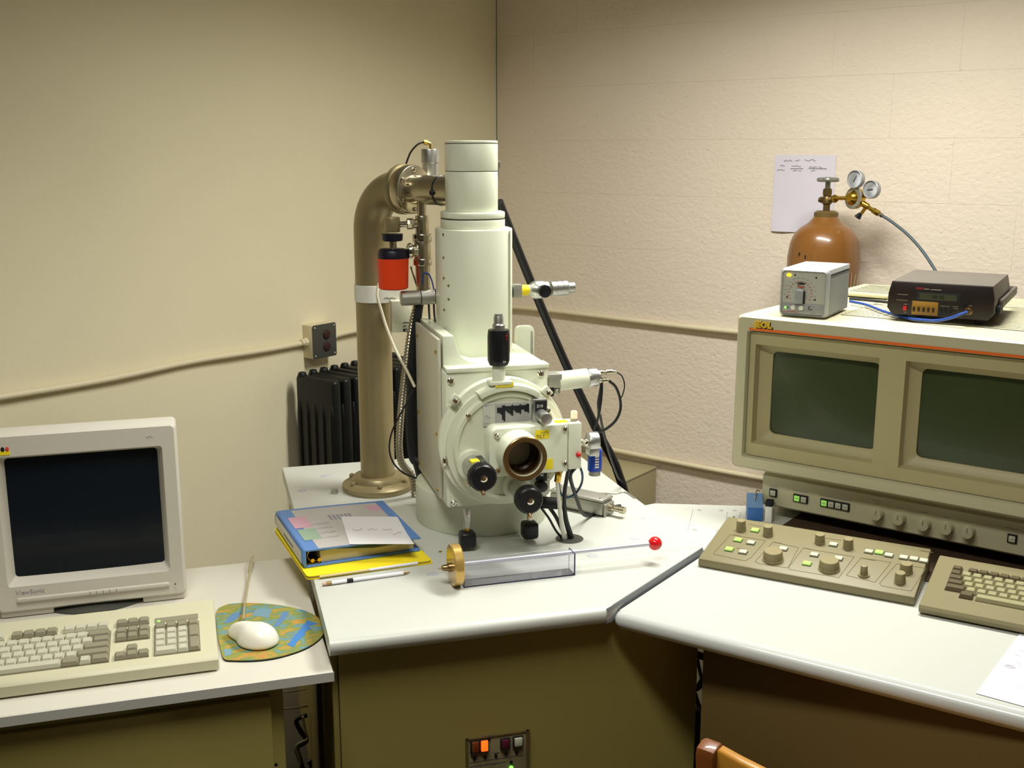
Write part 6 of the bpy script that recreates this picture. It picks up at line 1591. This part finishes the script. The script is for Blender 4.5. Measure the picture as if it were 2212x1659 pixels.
t.add('shell', t.mb().lathe(pr, (gu, gv, 0), (0, 0, 1), 56), 'cyl', ang=60)
t.add('neck_ring', t.mb().lathe([(0.033, 0), (0.0385, 0.001), (0.0385, znt - zn - 0.006), (0.030, znt - zn), (0, znt - zn)], (gu, gv, zn), (0, 0, 1), 40), 'cylneck')
q = t.mb(); t.add('neck_band', q.lathe([(0.057, 0), (0.0585, 0.0015), (0.056, 0.003)], (gu, gv, Zg(484)), (0, 0, 1), 40), 'cylneck')
q = t.mb()
for a, z in ((250, zsh - 0.005), (262, zsh - 0.012)): q.box(gu + gr_ * math.cos(R(a)) - 0.0015, gu + gr_ * math.cos(R(a)) + 0.0015, gv + gr_ * math.sin(R(a)) - 0.002, gv + gr_ * math.sin(R(a)) + 0.004, z, z + 0.01)
t.add('stamp_marks', q, 'blackm')
Zg = lambda y: G(1781, y)[2]
va = t.add('valve_body', t.mb().cyl((gu, gv, znt - 0.004), (gu, gv, Zg(441)), 0.011, n=20).lathe([(0.010, 0), (0.0155, 0.006), (0.0155, 0.022), (0.012, 0.028), (0.0145, 0.034), (0.0145, 0.05), (0.010, 0.054), (0, 0.054)], (gu, gv, Zg(443)), (0, 0, 1), 24).cyl((gu - 0.022, gv, Zg(432)), (gu + 0.024, gv - 0.003, Zg(430)), 0.0105, n=8, bev=0.002).cyl((gu - 0.027, gv, Zg(432)), (gu - 0.018, gv, Zg(432)), 0.008, n=8), 'valve')
wl = t.mb(); pts = []
for k in range(32):
    a = 2 * PI * k / 32; pts.append((gu + (0.026 + 0.0035 * math.cos(5 * a)) * math.cos(a), gv + (0.026 + 0.0035 * math.cos(5 * a)) * math.sin(a), Zg(388)))
pts.append(pts[0]); wl.tube(pts, 0.0072, 10, 1)
for k in range(5):
    a = 2 * PI * k / 5; wl.cyl((gu, gv, Zg(389)), (gu + 0.026 * math.cos(a), gv + 0.026 * math.sin(a), Zg(388)), 0.004, n=8)
wl.cyl((gu, gv, Zg(414)), (gu, gv, Zg(382)), 0.0085, n=16, bev=0.001)
t.add('handwheel', wl, 'handw', va)
q = t.mb()
for k in range(4): q.tube([(gu + 0.098 + k * 0.008, gv - 0.06 + 0.012 * k, 1.125), (gu + 0.106 + k * 0.006, gv - 0.056 + 0.012 * k, 1.16 + 0.006 * k), (gu + 0.103 + k * 0.009, gv - 0.056 + 0.012 * k, 1.20 + 0.008 * (k % 2))], 0.0012, 5)
t.add('tag_strings', q, 'cord', kind='stuff')
# regulator
rv = gv - 0.012
def Q(x, y): return FR.v(x, y, rv)
rc = Q(1845, 428); s1_ = Q(1798, 428)
t = Thing('pressure_regulator', 'brass pressure regulator with two round white gauges on the gas cylinder', 'regulator', FR, rc[0], rv, rc[2] - 0.04)
rb_ = t.add('inlet', t.mb().cyl((gu + 0.023, gv - 0.004, Zg(430)), (s1_[0] + 0.012, rv, s1_[2]), 0.0125, n=6, bev=0.001).cyl((s1_[0] + 0.008, rv, s1_[2]), (rc[0] - 0.02, rv, rc[2]), 0.006, n=16), 'brass')
fx = Vector((-0.45, -0.88, 0.1)).normalized()
t.add('bonnet', t.mb().lathe([(0.031, -0.016), (0.033, -0.012), (0.033, 0.0), (0.029, 0.004), (0.024, 0.005), (0.022, 0.014), (0.014, 0.022), (0, 0.023)], rc, fx, 36), 'brass')
t.add('bonnet_ring', t.mb().lathe([(0.029, 0), (0.0345, 0.001), (0.0345, 0.006), (0.029, 0.008)], Vector(rc), fx, 36), 'alu')
bodyv = t.add('outlet_body', t.mb().cyl(Vector(rc) - fx * 0.01, Vector(rc) - fx * 0.03, 0.021, n=8, bev=0.002).cyl(Q(1850, 432), Q(1876, 447), 0.010, n=12, bev=0.001).cyl(Q(1872, 446), Q(1896, 460), 0.0075, n=6, bev=0.001).cyl(Q(1886, 454), Q(1899, 462), 0.0105, n=6, bev=0.001), 'brass')
t.add('hose_nut', t.mb().cyl(Q(1897, 460), Q(1907, 467), 0.0075, n=6, bev=0.001), 'chrome', bodyv)
t.add('outlet_valve', t.mb().cyl(Q(1872, 446), Q(1861, 461), 0.0055, n=12), 'brass', bodyv)
t.add('valve_knob', t.mb().cyl(Q(1859, 461), Q(1852, 470), 0.007, 0.012, n=6, bev=0.001), 'blackm', bodyv)
for (x, y, na, sx_, sy_) in ((1849, 387, 62, 1850, 407), (1883, 409, 186, 1872, 424)):
    c = Vector(Q(x, y)) + Vector((0, -0.012, 0)); ax_ = Vector((-0.30, -0.95, 0.05)).normalized()
    gs = t.add('gauge_case', t.mb().lathe([(0.0, 0), (0.020, 0), (0.0275, 0.004), (0.0285, 0.016), (0.0285, 0.021), (0.0265, 0.023), (0.0255, 0.021), (0.0255, 0.018)], c - ax_ * 0.02, ax_, 40), 'meter')
    t.add('gauge_dial', t.mb().cyl(c - ax_ * 0.004, c - ax_ * 0.002, 0.0258, n=40), 'gaugeface', gs)
    e1 = Vector((0, 0, 1)).cross(ax_).normalized() * 1.0; e2 = ax_.cross(e1)
    d_ = e1 * math.cos(R(na)) + e2 * math.sin(R(na)); d_ = -d_ if False else d_
    q = t.mb(); q.cyl(c + d_ * -0.008, c + d_ * 0.012, 0.0016, 0.0009, n=6); t.add('needle', q, 'ink', gs)
    q = t.mb()
    for k in range(13):
        a = R(-40 + 260 * k / 12); u_ = e1 * math.cos(a) + e2 * math.sin(a); q.cyl(c + u_ * 0.0205 - ax_ * 0.0018, c + u_ * 0.0235 - ax_ * 0.0018, 0.0005, n=4)
    t.add('dial_ticks', q, 'inkl', gs)
    s_ = Q(sx_, sy_); t.add('gauge_stem', t.mb().cyl(c - ax_ * 0.01, Vector(s_) + Vector((0, 0.006, 0)), 0.006, n=12).cyl(Vector(s_) + Vector((0, 0.006, 0)), Vector(rc) - fx * 0.018, 0.0055, n=12), 'brass', gs)
hp = [FR.w(*Q(1904, 465)), FR.w(*FR.v(1925, 478, rv - 0.005)), FR.w(*FR.v(1960, 506, rv - 0.02)), FR.w(*FR.v(1990, 539, rv - 0.04)), FR.w(*FR.v(2016, 577, rv - 0.06)), FR.w(*FR.v(2034, 612, rv - 0.08)), FR.w(*FR.v(2046, 660, rv - 0.08))]
wsolo('gas_hose', 'grey gas hose drooping from the brass regulator behind the console', 'hose', hp, 0.0046, 'hose', 10)

# ================================================================== WOODEN CHAIR
cp = ray(1533, 1603); zt_c = 0.79; s_ = (zt_c - H) / cp.z; cw = Vector((0, 0, H)) + cp * s_
ch0 = Vector((cw.x, cw.y)) - FR.o; cu_, cvv = ch0.dot(FR.U), ch0.dot(FR.V)
print('chair', cw, cu_, cvv)
t = Thing('wooden_chair', 'honey coloured wooden chair pulled up to the right desk', 'chair', FR, cu_ + 0.2, cvv + 0.2, 0)
x0, x1, y0, y1 = cu_, cu_ + 0.40, cvv, cvv + 0.40
for x in (x0, x1):
    t.add('back_post', t.mb().prism([(y0 + 0.055, 0.0), (y0 + 0.085, 0.0), (y0 + 0.06, 0.43), (y0 + 0.018, zt_c - 0.014), (y0 + 0.012, zt_c - 0.003), (y0 + 0.002, zt_c - 0.001), (y0 - 0.014, zt_c - 0.006), (y0 - 0.017, zt_c - 0.016), (y0 + 0.022, 0.43)], x - 0.014, x + 0.014, 'yz', 0.004), 'wood2')
for x in (x0 + 0.01, x1 - 0.01): t.add('front_leg', t.mb().box(x - 0.016, x + 0.016, y1 - 0.04, y1 - 0.008, 0, 0.43, 0.004), 'wood')
pts = []; n = 10
for k in range(n + 1):
    s_ = k / n; pts.append((x0 + 0.013 + (x1 - x0 - 0.026) * s_, y0 - 0.004 - 0.028 * (1 - (2 * s_ - 1) ** 2)))
poly = pts + [(p[0], p[1] + 0.018) for p in reversed(pts)]
t.add('top_rail', t.mb().prism(poly, zt_c - 0.115, zt_c - 0.004, 'xy', 0.005, 3), 'wood')
t.add('lower_rail', t.mb().prism([(p[0], p[1] + 0.022) for p in pts] + [(p[0], p[1] + 0.038) for p in reversed(pts)], 0.56, 0.62, 'xy', 0.004), 'wood')
t.add('seat', t.mb().prism(rrect(x0 - 0.01, x1 + 0.01, y0 + 0.03, y1, 0.03), 0.43, 0.452, 'xy', 0.006), 'wood')
for x in (x0, x1): t.add('stretcher', t.mb().cyl((x, y0 + 0.07, 0.16), (x, y1 - 0.02, 0.16), 0.009, n=12), 'wood')
